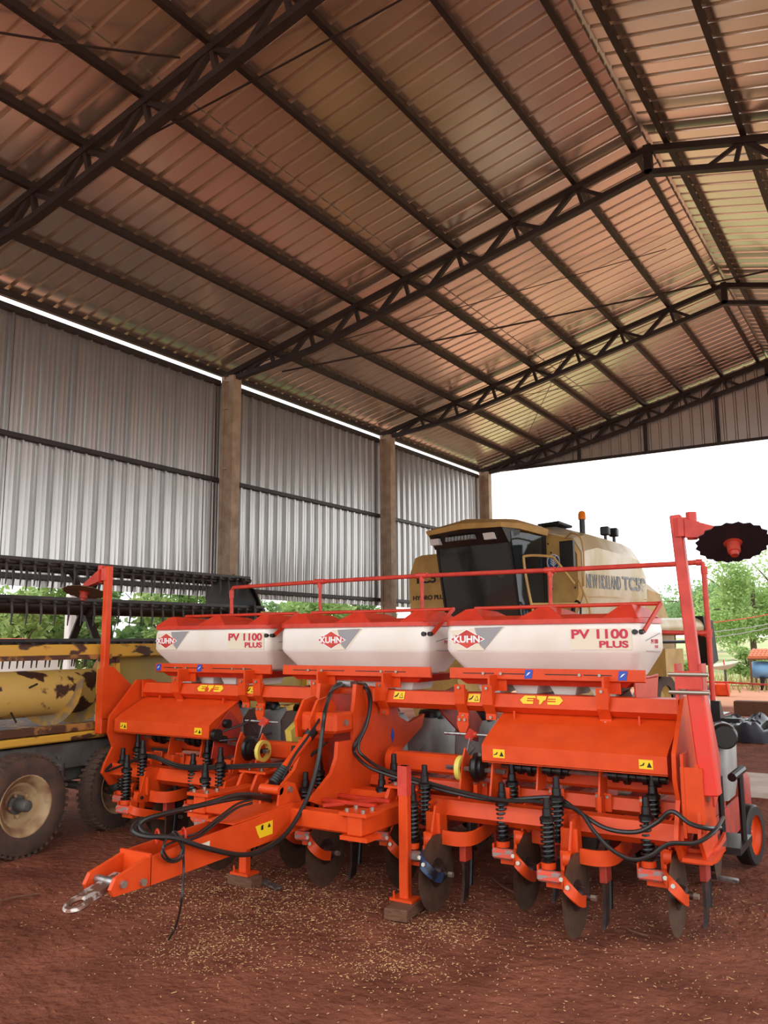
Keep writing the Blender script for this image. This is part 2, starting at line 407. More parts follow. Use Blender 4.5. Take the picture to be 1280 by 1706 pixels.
# ---- concrete columns (precast, recessed panels towards the front)
def column(y, label):
    t = thing('concrete_column', (-9.65, y, 0), label, 'column', 'concrete columns')
    x0, x1, y0, y1, H_ = -9.78, -9.50, y-.10, y+.10, rz(-9.6)-.12
    b = MB(); b.bx(x0, x1, y0+.035, y1, -.1, H_, .008); obj('shaft', b, CONC, t)
    b = MB(); b.bx(x0, x0+.06, y0, y0+.036, -.1, H_); b.bx(x1-.12, x1, y0, y0+.036, -.1, H_)
    for z in (.3, 1.35, 2.4, 3.45, 4.5, 5.55, H_-.1): b.bx(x0+.06, x1-.12, y0+.006, y0+.036, z, z+.05)
    obj('rib', b, CONC, t)
    return t
t_ = column(TY[1], ''); t_['kind'] = 'structure'
for k_ in ('label', 'category', 'group'):
    if k_ in t_: del t_[k_]
c1 = column(TY[2], 'weathered concrete column nearest the camera, above the black reel shield')
column(TY[3], 'weathered concrete column in the middle, left of the combine cab')
column(TY[4], 'farthest concrete column at the open end of the left wall')
text('stencil_mark', 'P2.23', (-9.498, TY[2]+.03, 2.55), (0, 0, 1), (0, -1, 0), .06, KPRINT, c1)
# ---- gable sheeting on the far truss
gab = thing('wall_back', (AX, 20.4, 6.2), kind='structure')
GB = 6.16
for i in range(15):
    xa = -9.9+i*1.0; xb = min(xa+1.0, 5.0); b = MB(); prof = []
    for k in range(4):
        x = xa+k*.25; prof += [(x, 0), (x+.165, 0), (x+.185, .03), (x+.215, .03), (x+.235, 0)]
    prof.append((xa+1.0, 0)); n = len(prof)
    for th in (0, .003):
        for zz in (0, 1): b.v += [(x, 20.42-d+th, GB if zz == 0 else max(GB+.02, rz(x)+.09)) for x, d in prof]
    b.f = [(j, j+1, n+j+1, n+j) for j in range(n-1)]+[(2*n+j, 3*n+j, 3*n+j+1, 2*n+j+1) for j in range(n-1)]
    obj('gable_sheet', b, WALLM, gab)
obj('girt', MB().bx(-9.8, 4.9, 20.33, 20.385, GB-.05, GB+.02), TRUSS, gab)
for x in (-7.0, -5.3, -3.6, -1.2, 1.2):
    obj('gable_post', MB().bx(x-.035, x+.035, 20.32, 20.38, GB, rz(x)-.3), TRUSS, gab)
# ================================================================== SEED PLANTER
PC = -3.6
pl = thing('seed_planter', (PC, 5.2, 0), 'large orange seed planter with three white hoppers and a drawbar, parked under the roof', 'planter')
def P(name, mb, m, par=None): return obj(name, mb, m, par or pl)
def bolts(pts, axis=(0, -1, 0), r=.011, h=.012, par=None):
    for p in pts: P('bolt', MB().cyl(p, V(p)+V(axis)*h, r, 6), BOLT, par)
XL, XRt = -6.0, -1.23
# ---- main beams
def chbeam(x0, x1, y, z, w_, h_): # beam with folded front: two faces meeting in a crease
    hw, hh = w_/2, h_/2
    pr = [(y-hw*.55, z+hh), (y+hw, z+hh), (y+hw, z-hh), (y-hw*.2, z-hh), (y-hw, z-hh*.35)]
    return MB().prism(pr, 'x', x0, x1)
UB = P('upper_toolbar', chbeam(-5.93, -1.27, 5.33, 1.215, .15, .122), ORANGE)
P('toolbar_end_cap', MB().box((-5.935, 5.33, 1.222), (.012, .15, .14)), ORANGE, UB); P('toolbar_end_cap', MB().box((-1.265, 5.33, 1.222), (.012, .15, .14)), ORANGE, UB)
for x0, x1 in ((-6.08, -4.32), (-2.98, -1.20)):
    LBm = P('lower_toolbar', chbeam(x0, x1, 5.02, .545, .14, .13), ORANGE)
P('middle_toolbar', chbeam(-5.95, -1.27, 5.24, .635, .10, .10), ORANGE)
for x0, x1 in ((-5.9, -3.82), (-3.38, -1.3)):
    tb = P('cross_tube', MB().box(((x0+x1)/2, 5.36, .775), (x1-x0, .12, .13), None, .018), ORANGE)
P('tube_flange', MB().cyl((-3.36, 5.36, .775), (-3.31, 5.36, .775), .095, 20), ORANGE, tb)
# brackets with bolts on the middle toolbar
for x in (-5.62, -5.36, -4.72, -4.5, -2.55, -2.32, -2.02, -1.72, -1.45):
    q = P('mounting_lug', MB().bx(x-.05, x+.05, 5.175, 5.188, .60, .71, .004).bx(x-.012, x+.012, 5.10, 5.18, .575, .70), ORANGE)
    bolts([(x+.03, 5.175, .69), (x-.035, 5.175, .69)], par=q)
# end plates
def endplate(x, nm='end_plate'):
    pr = [(5.42, 1.30), (5.24, 1.30), (5.15, 1.20), (4.955, 1.0), (4.945, .86), (5.0, .74), (4.93, .62), (4.90, .53), (4.99, .42), (5.2, .45), (5.42, .62), (5.5, .9)]
    return P(nm, MB().prism(pr, 'x', x-.012, x+.012), ORANGE)
endplate(XL); e_ = endplate(XRt)
bolts([(XRt+.012, y, z) for y, z in ((5.2, .6), (5.3, .8), (5.1, .8))], (1, 0, 0), par=e_)
# ---- sheet-metal covers over the drive
def cover(x0, x1):
    a = [(5.34, 1.155), (5.045, 1.015), (4.985, .975), (4.985, .872)]; b_ = [(y+.004, z-.006) for y, z in a[::-1]]
    c = P('drive_cover', MB().prism(a+b_, 'x', x0, x1), ORANGE)
    P('cover_flange', MB().bx(x0, x1, 4.985, 5.03, .868, .876), ORANGE, c)
    for x in (x0+.02, x1-.02):
        sp = [(5.33, 1.14), (5.05, 1.0), (4.99, .96), (4.99, .88), (5.3, .80), (5.40, 1.0)]
        P('side_sheet', MB().prism(sp, 'x', x-.003, x+.003), ORANGE, c)
    for x in (x0+.12, x1-.12):
        st = plate('warning_sticker', [(-.04, 0), (.04, 0), (.04, .052), (-.04, .052)], (x, 4.9845, .90), XR, ZU, YSTICK, c)
        plate('sticker_sign', [(.005, .01), (.034, .01), (.0195, .04)], (x, 4.982, .90), XR, ZU, KPRINT, c, .001)
        plate('sticker_sign', [(-.034, .014), (-.012, .02), (-.006, .036), (-.014, .034), (-.02, .024), (-.034, .02)], (x, 4.982, .90), XR, ZU, KPRINT, c, .001)
    return c
cover(-2.44, -1.275); cover(-5.965, -4.84)
# ---- clamps on the upper toolbar, hopper posts above them
def clamp(px_, post=True):
    x = at(px_, 1165, Y=5.25).x
    pr = [(5.24, 1.335), (5.255, 1.30), (5.285, 1.30), (5.248, 1.21), (5.30, 1.145), (5.30, 1.10), (5.285, 1.10), (5.285, 1.14), (5.232, 1.205), (5.225, 1.335)]
    c = P('toolbar_clamp', MB().prism(pr, 'x', x-.038, x+.038), ORANGE)
    bolts([(x, 5.225, 1.315), (x, 5.285, 1.118)], par=c)
    if post: P('hopper_post', MB().bx(x-.008, x+.008, 5.26, 5.42, 1.29, 1.40).bx(x-.008, x+.07, 5.40, 5.41, 1.29, 1.40), ORANGE)
    else:
        h = P('shaft_hanger', MB().prism([(x-.04, 1.12), (x+.04, 1.12), (x+.045, 1.06), (x+.02, 1.0), (x-.02, 1.0), (x-.045, 1.06)], 'y', 5.27, 5.285), ORANGE)
        bolts([(x-.02, 5.27, 1.095), (x+.02, 5.27, 1.095)], par=h)
        P('adjust_rod', MB().cyl((x-.13, 5.25, 1.0), (x+.22, 5.25, 1.0), .011, 8), STEEL)
        P('adjust_lever', MB().beam((x+.09, 5.245, 1.03), (x+.06, 5.22, .97), .03, .05).cyl((x+.05, 5.25, 1.0), (x+.12, 5.25, 1.0), .02, 8), RED)
        P('control_cable', MB().tube(spline([(x+.08, 5.22, .98), (x+.06, 5.2, .88), (x+.02, 5.2, .80), (x+.03, 5.22, .72), (x+.09, 5.25, .68)]), .006, 6), STEEL)
for p_ in (294, 405, 527, 636, 814, 1005): clamp(p_)
for p_ in (430, 768): clamp(p_, False)
for x in (-5.72, -4.96, -2.33, -1.5): P('cover_tab', MB().bx(x-.006, x+.006, 5.262, 5.28, 1.10, 1.17), ORANGE)
# warning stickers and worn emblems on the toolbar
tn = V((0, -.55, .83)); tu = V((0, .45, .89)).normalized()
def tbpoint(x, k):  # on the slanted front of the toolbar
    a, c = V((x, 5.255, 1.194)), V((x, 5.289, 1.276)); return a.lerp(c, k)+V((0, -.003, .002))
tu = (V((0, 5.289, 1.276))-V((0, 5.255, 1.194))).normalized()
for px_ in (415, 663, 788):
    x = at(px_, 1165, Y=5.25).x; o_ = tbpoint(x-.045, .25)
    plate('warning_sticker', [(0, 0), (.09, 0), (.09, .058), (0, .058)], o_, XR, tu, YSTICK, UB)
    o2 = o_+V((0, -.002, .001))
    plate('sticker_sign', [(.048, .01), (.082, .01), (.065, .048)], o2, XR, tu, KPRINT, UB, .001); plate('sticker_sign', [(.054, .015), (.076, .015), (.065, .04)], o2+V((0, -.001, 0)), XR, tu, YSTICK, UB, .001)
    plate('sticker_sign', [(.008, .012), (.03, .02), (.042, .046), (.034, .046), (.024, .03), (.008, .022)], o2, XR, tu, KPRINT, UB, .001)
for px_ in (347, 900):
    x = at(px_, 1165, Y=5.25).x; o_ = tbpoint(x, .28)
    plate('yellow_emblem', [(-.15, .025), (-.125, 0), (-.055, 0), (-.055, .018), (-.10, .018), (-.10, .026), (-.055, .026), (-.055, .034), (-.10, .034), (-.10, .041), (-.04, .041), (-.045, .056), (-.12, .056)], o_, XR, tu, YSTICK, UB)
    plate('yellow_emblem', [(-.035, .056), (.035, .056), (.03, .03), (.016, .026), (.0, 0), (-.014, .0), (-.012, .026), (-.03, .036)], o_, XR, tu, YSTICK, UB)
    plate('yellow_emblem', [(.15, .03), (.125, .056), (.05, .056), (.042, .04), (.10, .04), (.10, .034), (.042, .032), (.042, .026), (.10, .025), (.10, .018), (.042, .016), (.048, 0), (.125, 0)], o_, XR, tu, YSTICK, UB)
# ---- hoppers
def rrect(x0, x1, y0, y1, z, r, n=4):
    out = []
    for cx, cy, a0 in ((x1-r, y1-r, 0), (x0+r, y1-r, 90), (x0+r, y0+r, 180), (x1-r, y0+r, 270)):
        out += [(cx+r*cos(radians(a0+90*i/n)), cy+r*sin(radians(a0+90*i/n)), z) for i in range(n+1)]
    return out
def hopper(x0, x1, emblem, plus, lab):
    yf, yb = 5.36, 5.98
    b = MB(); R_ = []
    for z, ix, iy in ((1.40, .10, .14), (1.42, .085, .125), (1.545, .012, .012), (1.575, 0, 0), (1.705, .003, 0), (1.742, .012, .010), (1.757, .03, .03)):
        R_.append(rrect(x0+ix, x1-ix*.8, yf+iy, yb-iy, z, .06))
    b.loft(R_); h = P('hopper', b, HOP); h['label'] = lab
    # narrow outlets under the tray
    wd = (x1-x0-.3)/4
    for k in range(4):
        a = x0+.15+k*wd
        P('hopper_outlet', MB().loft([rrect(a+.06, a+wd-.06, 5.50, 5.8, 1.27, .02, 2), rrect(a+.0, a+wd-.01, 5.46, 5.85, 1.40, .02, 2)]), HOP, h)
    # tray with slotted front flange
    fl = P('tray_flange', MB().prism([(5.375, 1.445), (5.372, 1.372), (5.385, 1.365), (5.395, 1.372), (5.388, 1.445)], 'x', x0+.03, x1+.02), ORANGE, h)
    P('tray', MB().loft([rrect(x0+.13, x1-.11, 5.43, 5.93, 1.33, .01, 1), rrect(x0+.06, x1-.05, 5.39, 5.97, 1.385, .01, 1)]), RED, h)
    L_ = x1-x0-.06
    for a, c in ((.08, .26), (.30, .46), (.54, .72), (.74, .88)):
        P('flange_slot', MB().bx(x0+.03+L_*a, x0+.03+L_*c, 5.3705, 5.376, 1.405, 1.411), KPRINT, fl)
    bolts([(x0+.03+L_*k, 5.373, 1.408) for k in (.20, .30, .72, .82)], par=fl)
    for k in emblem[1]:
        xx = x0+.03+L_*k
        plate('blue_sticker', [(-.03, 0), (.025, 0), (.035, .06), (-.02, .06)], (xx, 5.371, 1.378), XR, ZU, BSTICK, fl)
        plate('sticker_sign', [(-.015, .018), (.0, .026), (.02, .045), (.0, .038)], (xx, 5.3685, 1.378), XR, ZU, WPRINT, fl, .001)
    # lid: rim and three raised peaks
    lid = MB(); lid.loft([rrect(x0-.005, x1+.005, yf-.008, yb+.005, 1.744, .065), rrect(x0+.0, x1, yf-.003, yb, 1.776, .06), rrect(x0+.05, x1-.05, yf+.06, yb-.05, 1.806, .05)])
    W_ = x1-x0
    for c_, wl in ((.13, .26), (.53, .30), (.93, .22)):
        cx = x0+W_*c_; a0 = max(x0+.005, cx-W_*wl*.45); a1 = min(x1-.004, cx+W_*wl*.38)
        base = [(a0, yf+.0, 1.776), (a1, yf+.0, 1.776), (a1-.01, yb-.06, 1.79), (a0+.01, yb-.06, 1.79)]
        top = [(cx-.035, yf+.06, 1.858), (cx+.045, yf+.055, 1.862), (cx+.04, yb-.2, 1.85), (cx-.03, yb-.2, 1.848)]
        lid.loft([base, top])
    li = P('hopper_lid', lid, RED, h)
    # lid bar and its lever at the right end
    P('lid_bar', MB().cyl((x0+.10, yf+.30, 1.872), (x1+.075, yf+.30, 1.872), .0135, 10), RED, h)
    P('lid_lever', MB().beam((x1+.07, yf+.30, 1.875), (x1+.012, yf+.07, 1.69), .012, .03), RED, h)
    P('lever_pivot', MB().box((x1-.02, yf+.055, 1.685), (.07, .05, .03), None, .008).cyl((x1-.03, yf+.0, 1.685), (x1-.03, yf+.1, 1.685), .018, 8), BLACK, h)
    # emblem and model name
    yz = yf-.0015; ux = x0+W_*emblem[0]
    plate('sticker_ground', [(-.08, -.085), (.13, -.085), (.29, .078), (-.13, .055)] if emblem[0] < .3 else [(-.02, -.085), (.16, -.08), (.29, .078), (.0, .07)], (ux, yz, 1.652), XR, ZU, CREAM, h, .001)
    plate('sticker_stripe', [(.06, .072), (.28, .077), (.135, -.08), (.10, -.05)], (ux, yz-.001, 1.652), XR, ZU, GSTICK, h, .001)
    s_ = .072
    plate('emblem_diamond', [(-s_*1.95, 0), (0, -s_), (s_*1.95, 0), (0, s_)], (ux, yz-.002, 1.645), XR, ZU, WPRINT, h, .001)
    plate('emblem_diamond', [(-s_*1.77, 0), (0, -s_*.91), (s_*1.77, 0), (0, s_*.91)], (ux, yz-.003, 1.645), XR, ZU, FADED, h, .001)
    plate('emblem_band', [(-s_*1.45, -.028), (s_*1.45, -.028), (s_*1.45, .028), (-s_*1.45, .028)], (ux, yz-.0035, 1.645), XR, ZU, FADED, h, .001)
    text('emblem_lettering', 'KUHN', (ux-.102, yz-.005, 1.620), XR, ZU, .050, WPRINT, h, .204, .035)
    if plus:
        ux = x0+W_*plus
        plate('sticker_ground', [(-.205, -.075), (.20, -.075), (.20, .062), (-.205, .062)], (ux+.03, yz, 1.648), XR, ZU, CREAM, h, .001)
        text('model_lettering', 'PV 1100', (ux-.165, yz-.003, 1.643), XR, ZU, .062, MAG, h, .375, .03)
        text('model_lettering', 'PLUS', (ux+.02, yz-.003, 1.585), XR, ZU, .045, MAG, h, .19, .035)
    # rear half of the planter's right face: side recess and small name
    plate('side_rib', [(0, 0), (.36, .05), (.36, .056), (0, .006)], (x1+.0005, yf+.14, 1.625), (0, 1, 0), ZU, GSTICK, h, .001)
    plate('side_rib', [(0, 0), (.36, -.008), (.36, -.003), (0, .005)], (x1+.0005, yf+.14, 1.56), (0, 1, 0), ZU, GSTICK, h, .001)
    text('side_lettering', 'PV 1100', (x1+.0005, yf+.27, 1.608), (0, 1, 0), ZU, .03, MAG, h, .17, .02)
    text('side_lettering', 'PLUS', (x1+.0005, yf+.36, 1.578), (0, 1, 0), ZU, .02, MAG, h, .07, .02)
    return h
hopper(-5.93, -4.56, (.125, (.03, .42)), .80, 'white hopper at the far left, beside the yellow header')
hopper(-4.44, -3.05, (.38, ()), None, 'white hopper in the middle, in front of the combine')
hopper(-2.90, -1.50, (.13, (.45, .93)), .80, 'white hopper at the right, with emblem and model name')
P('hopper_end_sheet', MB().prism([(5.45, 1.15), (5.9, 1.15), (6.0, 1.40), (5.42, 1.37)], 'x', -1.57, -1.56), RED)
P('hopper_support_beam', MB().box((PC, 5.65, 1.20), (4.5, .10, .12), None, .01), RED)
for x in (-5.6, -4.3, -3.0, -1.7): P('hopper_support', MB().prism([(5.35, 1.24), (5.75, 1.30), (5.95, 1.15), (6.2, .95), (6.05, .85), (5.75, .95), (5.5, 1.1)], 'x', x-.008, x+.008), DULL)
# ---- guard rail along the walkway behind the hoppers
rl = P('guard_rail', MB().tube(spline([at(386, 1030, Y=6.4), at(386, 984, Y=6.4)], 1)+[at(389, 979, Y=6.4)]+[at(p, q, Y=6.4) for p, q in ((535, 969), (700, 959.5), (916, 950), (1120, 940), (1160, 937))]+[at(1171, 939, Y=6.4), at(1173, 950, Y=6.4), at(1181, 1056, Y=6.4), at(1190, 1195, Y=6.4)], .019, 10), FADED)
for p_, q_, r_ in ((533, 969, 1022), (703, 959, 1020), (917, 950, 1014)):
    P('rail_post', MB().tube([at(p_, q_, Y=6.4), at(p_+1, r_+40, Y=6.4)], .016, 10), FADED, rl)
    P('rail_coupling', MB().cyl(at(p_-9, q_+.4, Y=6.4), at(p_+9, q_-.4, Y=6.4), .026, 10).cyl(at(p_, q_, Y=6.4), at(p_, q_+10, Y=6.4), .023, 10), FADED, rl)
P('rail_coupling', MB().cyl(at(386, 984, Y=6.4), at(386, 996, Y=6.4), .024, 10), FADED, rl)
P('rail_coupling', MB().cyl(at(1160, 937, Y=6.4), at(1170, 937, Y=6.4), .024, 10).cyl(at(1173, 944, Y=6.4), at(1174, 956, Y=6.4), .024, 10), FADED, rl)
P('rail_coupling', MB().cyl(at(1181, 1048, Y=6.4), at(1181, 1062, Y=6.4), .025, 10).cyl(at(1168, 1055, Y=6.4), at(1181, 1055, Y=6.4), .023, 10), FADED, rl)
P('middle_rail', MB().cyl(at(1060, 1053, Y=6.4), at(1181, 1055, Y=6.4), .017, 10), FADED, rl)
P('walkway', MB().bx(-5.9, -1.35, 6.30, 6.62, 1.06, 1.09), BLACK)
P('rail_socket', MB().prism([(6.36, 1.20), (6.40, 1.20), (6.5, 1.08), (6.5, 1.05), (6.36, 1.05)], 'x', -1.30, -1.24).box((-1.2, 6.42, 1.065), (.16, .05, .03)), BLACK)
# ---- front row units: coulter disc, pair of springs, curved arm, shank
def coil(c, r, z0, z1, turns, wr):
    n = int(turns*12); return MB().tube([(c[0]+r*cos(2*pi*i/12), c[1]+r*sin(2*pi*i/12), z0+(z1-z0)*i/n) for i in range(n+1)], wr, 5)
def row_unit(x, y, blue=False, dy=0):
    """x: disc plane, y: front spring line"""
    b = MB()  # bracket: two cheeks, gusset, pivot boss, curved band towards the shank
    b.prism([(y+.23, .62), (y+.10, .60), (y+.05, .44), (y+.05, .36), (y+.20, .36), (y+.25, .42)], 'x', x-.04, x-.026)
    b.prism([(y+.24, .62), (y+.16, .62), (y+.12, .40), (y+.24, .38)], 'x', x-.115, x-.10)
    b.bx(x-.10, x+.0, y+.10, y+.115, .42, .56); b.cyl((x-.06, y+.05, .405), (x-.015, y+.05, .405), .042, 14)
    b.bx(x-.08, x-.03, y+.03, y+.10, .30, .45)
    u = P('row_unit', b, ORANGE)
    P('band', MB().sweep(spline([(x+.0, y+.13, .41), (x+.09, y+.14, .405), (x+.16, y+.19, .405), (x+.18, y+.30, .41), (x+.17, y+.55, .43)]), .085, .016, (0, 0, 1)), ORANGE, u)
    P('fork', MB().cyl((x-.14, y, .352), (x-.14, y, .385), .042, 16).bx(x-.20, x-.19, y-.03, y+.03, .30, .37).bx(x-.045, x-.03, y-.04, y+.04, .28, .385).bx(x-.15, x-.03, y-.02, y+.03, .255, .30), ORANGE, u)
    P('roller', MB().box((x-.12, y-.035, .318), (.15, .05, .06), None, .012), STEEL if blue else WORN, u)
    arm = [(x-.05, y-.03, .335), (x-.01, y-.12, .325), (x+.03, y-.15, .30), (x+.06, y-.13, .26), (x+.065, y-.06, .22), (x+.06, y+.02, .20)]
    if dy: arm = [(x-.05, y-.04, .335), (x+.02, y-.03, .315), (x+.055, y+.08, .285), (x+.06, y+.2, .25), (x+.062, y+.05+dy, .205)]
    P('coulter_arm', MB().sweep(spline(arm, 4), .06, .014, (0, .25, 1)), BLUEARM if blue else ORANGE, u)
    if not dy: bolts([(x-.02, y-.118, .335), (x+.03, y-.16, .31)], (.2, -1, .2), .013, .014, u)
    P('coulter_disc', MB().lathe([(0, -.004), (.19, -.003), (.225, 0), (.19, .003), (0, .004)], (x, y+.05+dy, .215), (1, 0, 0), 36), DISC, u)
    P('disc_hub', MB().lathe([(0, -.03), (.04, -.028), (.05, -.01), (.085, -.006), (.085, .008), (.055, .012), (.045, .05), (.02, .055), (.018, .085), (0, .087)], (x, y+.05+dy, .215), (1, 0, 0), 16), SHANK, u)
    P('axle_nut', MB().cyl((x+.085, y+.05+dy, .215), (x+.115, y+.05+dy, .215), .017, 6), BOLT, u)
    for (sx, sy, z0, z1, zt) in ((x-.14, y, .38, .61, .735), (x-.14, y+.16, .46, .70, .835)):
        t = V((0, .0, 0))
        P('spring', coil((sx, sy), .034, z0, z1, 9, .0085), BLACK, u)
        P('spring_rod', MB().lathe([(0, z0), (.02, z0), (.02, z1), (.043, z1), (.043, z1+.018), (.028, z1+.03), (.026, z1+.07), (.021, z1+.072), (.019, zt), (0, zt)], (sx, sy, 0), (0, 0, 1), 12), BLACK, u)
    P('pivot_pin', MB().cyl((x-.10, y+.05, .405), (x+.0, y+.05, .405), .014, 8), SHANK, u)
    bolts([(x-.015, y+.05, .405), (x-.026, y+.2, .40)], (1, 0, 0), .013, .014, u)
    P('shank', MB().prism([(y+.20, .42), (y+.27, .42), (y+.275, .20), (y+.25, .04), (y+.17, .015), (y+.20, .12)], 'x', x+.10, x+.118), SHANK, u)
    P('shank_clamp', MB().bx(x+.09, x+.135, y+.18, y+.28, .26, .41, .006), DULL, u)
    P('fertiliser_tube', MB().tube(spline([(x+.11, y+.30, .48), (x+.11, y+.31, .3), (x+.11, y+.29, .10)]), .02, 8), BLACK, u)
    return u
BLUEARM = mat('blue_black_arm_paint', (36, 56, 92), .45, 0, (22, 22, 26), 18, .45, .55)
A0 = row_unit(-1.76, 4.71)
for k in range(1, 5):
    if k == 1: row_unit(-2.66, 4.71, True)
    elif k == 4: row_unit(-5.36, 4.74, False, .32)
    else: copytree(A0, (-.90*k, .0 if k != 2 else .06, 0), pl)
for k in range(5): copytree(A0, (.49-.90*k, .28, .012), pl)
row_unit(-5.74, 5.02, False, .30)
# ---- rear planting units: grey seed bin, cutting disc, press wheel
def rear_unit(x, full=True):
    b = MB().bx(x-.06, x+.06, 5.42, 6.25, .50, .58).bx(x-.07, x-.055, 5.42, 6.7, .28, .50).bx(x+.055, x+.07, 5.42, 6.7, .28, .50)
    u = P('planting_unit', b, DULL)
    rings = [rrect(x-.10, x+.10, 6.12, 6.42, .56, .03), rrect(x-.13, x+.11, 6.06, 6.50, .66, .05), rrect(x-.135, x+.115, 6.05, 6.52, .92, .05), rrect(x-.11, x+.09, 6.10, 6.46, 1.0, .05)]
    P('seed_bin', MB().loft(rings), BIN, u)
    P('bin_emblem', MB().prism([(x-.06, .80), (x, .74), (x+.06, .80), (x, .86)], 'y', 6.042, 6.052), BIN, u)
    P('bin_lid', MB().lathe([(0, .05), (.10, .045), (.115, .02), (.115, -.02), (0, -.02)], (x, 6.28, 1.01), (0, 0, 1), 20), BLACK, u)
    P('cutting_disc', MB().lathe([(0, -.003), (.20, -.003), (.205, 0), (.20, .003), (0, .003)], (x-.02, 6.28, .205), (1, .08, 0), 32), DISC, u)
    P('gauge_wheel', MB().lathe([(.10, -.05), (.19, -.05), (.205, -.035), (.205, .035), (.19, .05), (.10, .05)], (x-.13, 6.55, .2), (1, 0, 0), 28), RUBBER, u)
    P('gauge_rim', MB().lathe([(.0, -.02), (.11, -.03), (.12, .03), (0, .02)], (x-.13, 6.55, .2), (1, 0, 0), 24), ORANGE, u)
    P('press_wheel', MB().lathe([(.14, -.055), (.20, -.055), (.213, -.04), (.213, .04), (.20, .055), (.14, .055)], (x+.09, 6.86, .21), (1, -.12, 0), 28), RUBBER, u)
    P('press_rim', MB().lathe([(0, -.01), (.13, -.01), (.15, -.04), (.155, .05), (.13, .01), (0, .015)], (x+.09, 6.86, .21), (1, -.12, 0), 24), ORANGE, u)
    P('press_frame', MB().tube([(x+.03, 6.3, .35), (x+.03, 6.8, .34), (x+.1, 6.86, .22)], .018, 8), ORANGE, u)
    return u
R0 = rear_unit(-1.28)
for k in range(1, 11): copytree(R0, (-.45*k, 0, 0), pl)
# red casing and black canister at the right end
P('rear_casing', MB().loft([rrect(-1.40, -1.27, 7.14, 7.36, .24, .04), rrect(-1.43, -1.24, 7.10, 7.40, .34, .06), rrect(-1.43, -1.24, 7.10, 7.40, .54, .06), rrect(-1.40, -1.27, 7.14, 7.36, .60, .04)]), DULL)
cn = P('vacuum_canister', MB().lathe([(0, -.13), (.075, -.13), (.082, -.11), (.082, .10), (.07, .12), (0, .12)], (-1.17, 6.05, 1.0), (.3, -1, 0), 24), BLACK)
P('canister_band', MB().lathe([(.083, .02), (.088, .02), (.088, .05), (.083, .05)], (-1.17, 6.05, 1.0), (.3, -1, 0), 24), STEEL, cn)
# ---- drive: shafts, chains, hubs
P('drive_shaft', MB().cyl((-2.62, 5.18, .82), (-1.32, 5.18, .82), .016, 6), STEEL); P('drive_shaft', MB().cyl((-5.8, 5.18, .82), (-4.5, 5.18, .82), .016, 6), STEEL)
for x in (-2.22, -2.02, -1.60, -1.42, -5.6, -5.2, -4.95):
    P('shaft_coupling', MB().lathe([(0, -.08), (.03, -.08), (.03, -.05), (.042, -.05), (.042, -.02), (.03, -.02), (.03, .02), (.05, .02), (.05, .05), (.03, .05), (.03, .09), (0, .09)], (x, 5.18, .82), (1, 0, 0), 14), BLACK)
for x in (-2.12, -1.72, -5.42, -5.05):
    P('shaft_bearing', MB().prism([(5.10, .70), (5.26, .70), (5.24, .84), (5.18, .90), (5.13, .84)], 'x', x-.006, x+.006), ORANGE)
def clutch(x, hub):
    P('clutch_wheel', MB().lathe([(0, -.05), (.06, -.05), (.075, -.03), (.095, -.025), (.095, .0), (.075, .01), (.08, .03), (.05, .05), (0, .05)], (x, 5.10, .81), (1, .15, 0), 18), BLACK)
    for s_ in (-.1, .12): P('clutch_bracket', MB().prism([(5.0, .62), (5.2, .62), (5.18, .84), (5.1, .93), (5.05, .84)], 'x', x+s_-.006, x+s_+.006), ORANGE)
    hb = P('yellow_hub', MB().lathe([(.055, -.014), (.082, -.014), (.082, .018), (.055, .018), (.055, -.014)], (x+hub, 5.08, .80), (1, 0, 0), 20), YHUB)
    P('hub_spoke', MB().bx(x+hub-.01, x+hub+.01, 5.0, 5.16, .785, .815), BLACK, hb)
    P('drive_shaft', MB().cyl((x+hub-.11, 5.08, .80), (x+.2, 5.08, .80), .016, 6), STEEL)
clutch(-2.52, -.12); clutch(-4.50, .14)
P('chain_case', MB().prism([(5.0, .72), (5.3, .72), (5.34, .95), (5.2, 1.08), (5.05, .95)], 'x', -4.83, -4.82), DULL)
for y_, z_, r_ in ((5.02, .90, .05), (5.14, .98, .035), (5.1, .86, .03)): P('sprocket', MB().cyl((-4.815, y_, z_), (-4.77, y_, z_), r_, 14), BLACK)
for x0, x1, y0, z0, y1, z1 in ((-4.76, -4.6, 5.06, .93, 5.3, 1.03), (-4.76, -4.5, 5.02, .86, 5.35, .9)): P('chain', MB().tube([(x0, y0, z0), ((x0+x1)/2, (y0+y1)/2, (z0+z1)/2-.01), (x1, y1, z1)], .009, 6), BLACK)
P('yellow_chain_guard', MB().prism([(5.45, .78), (5.95, .95), (6.0, 1.06), (5.6, 1.02), (5.42, .92)], 'x', -4.42, -4.36), YHUB)
# ---- centre tower carrying the drawbar
def T(x, y, X=-3.45): p = at(x, y, X=X); return (p.y, p.z)
tp = [T(592, 1140), T(590, 1165), T(586, 1200), T(588, 1232), T(562, 1236), T(560, 1262), T(552, 1288), T(535, 1310), T(515, 1335), T(560, 1352), (5.1, .50), (5.5, .62), (5.62, .80), (5.95, .95), (6.0, 1.05), (5.75, 1.0), (5.6, 1.06), (5.55, 1.27)]
tw = P('centre_tower', MB().prism(tp, 'x', -3.47, -3.44), ORANGE)
tl = [(y+.0, z) for y, z in tp]
P('tower_plate', MB().prism(tl, 'x', -3.79, -3.76), ORANGE, tw)
P('tower_web', MB().bx(-3.76, -3.47, 5.12, 5.14, .52, 1.25), DULL, tw)
P('tower_head', MB().box((-3.47, 5.22, 1.245), (.16, .10, .10), None, .01), ORANGE, tw)
bp = at(552, 1204, X=-3.50)
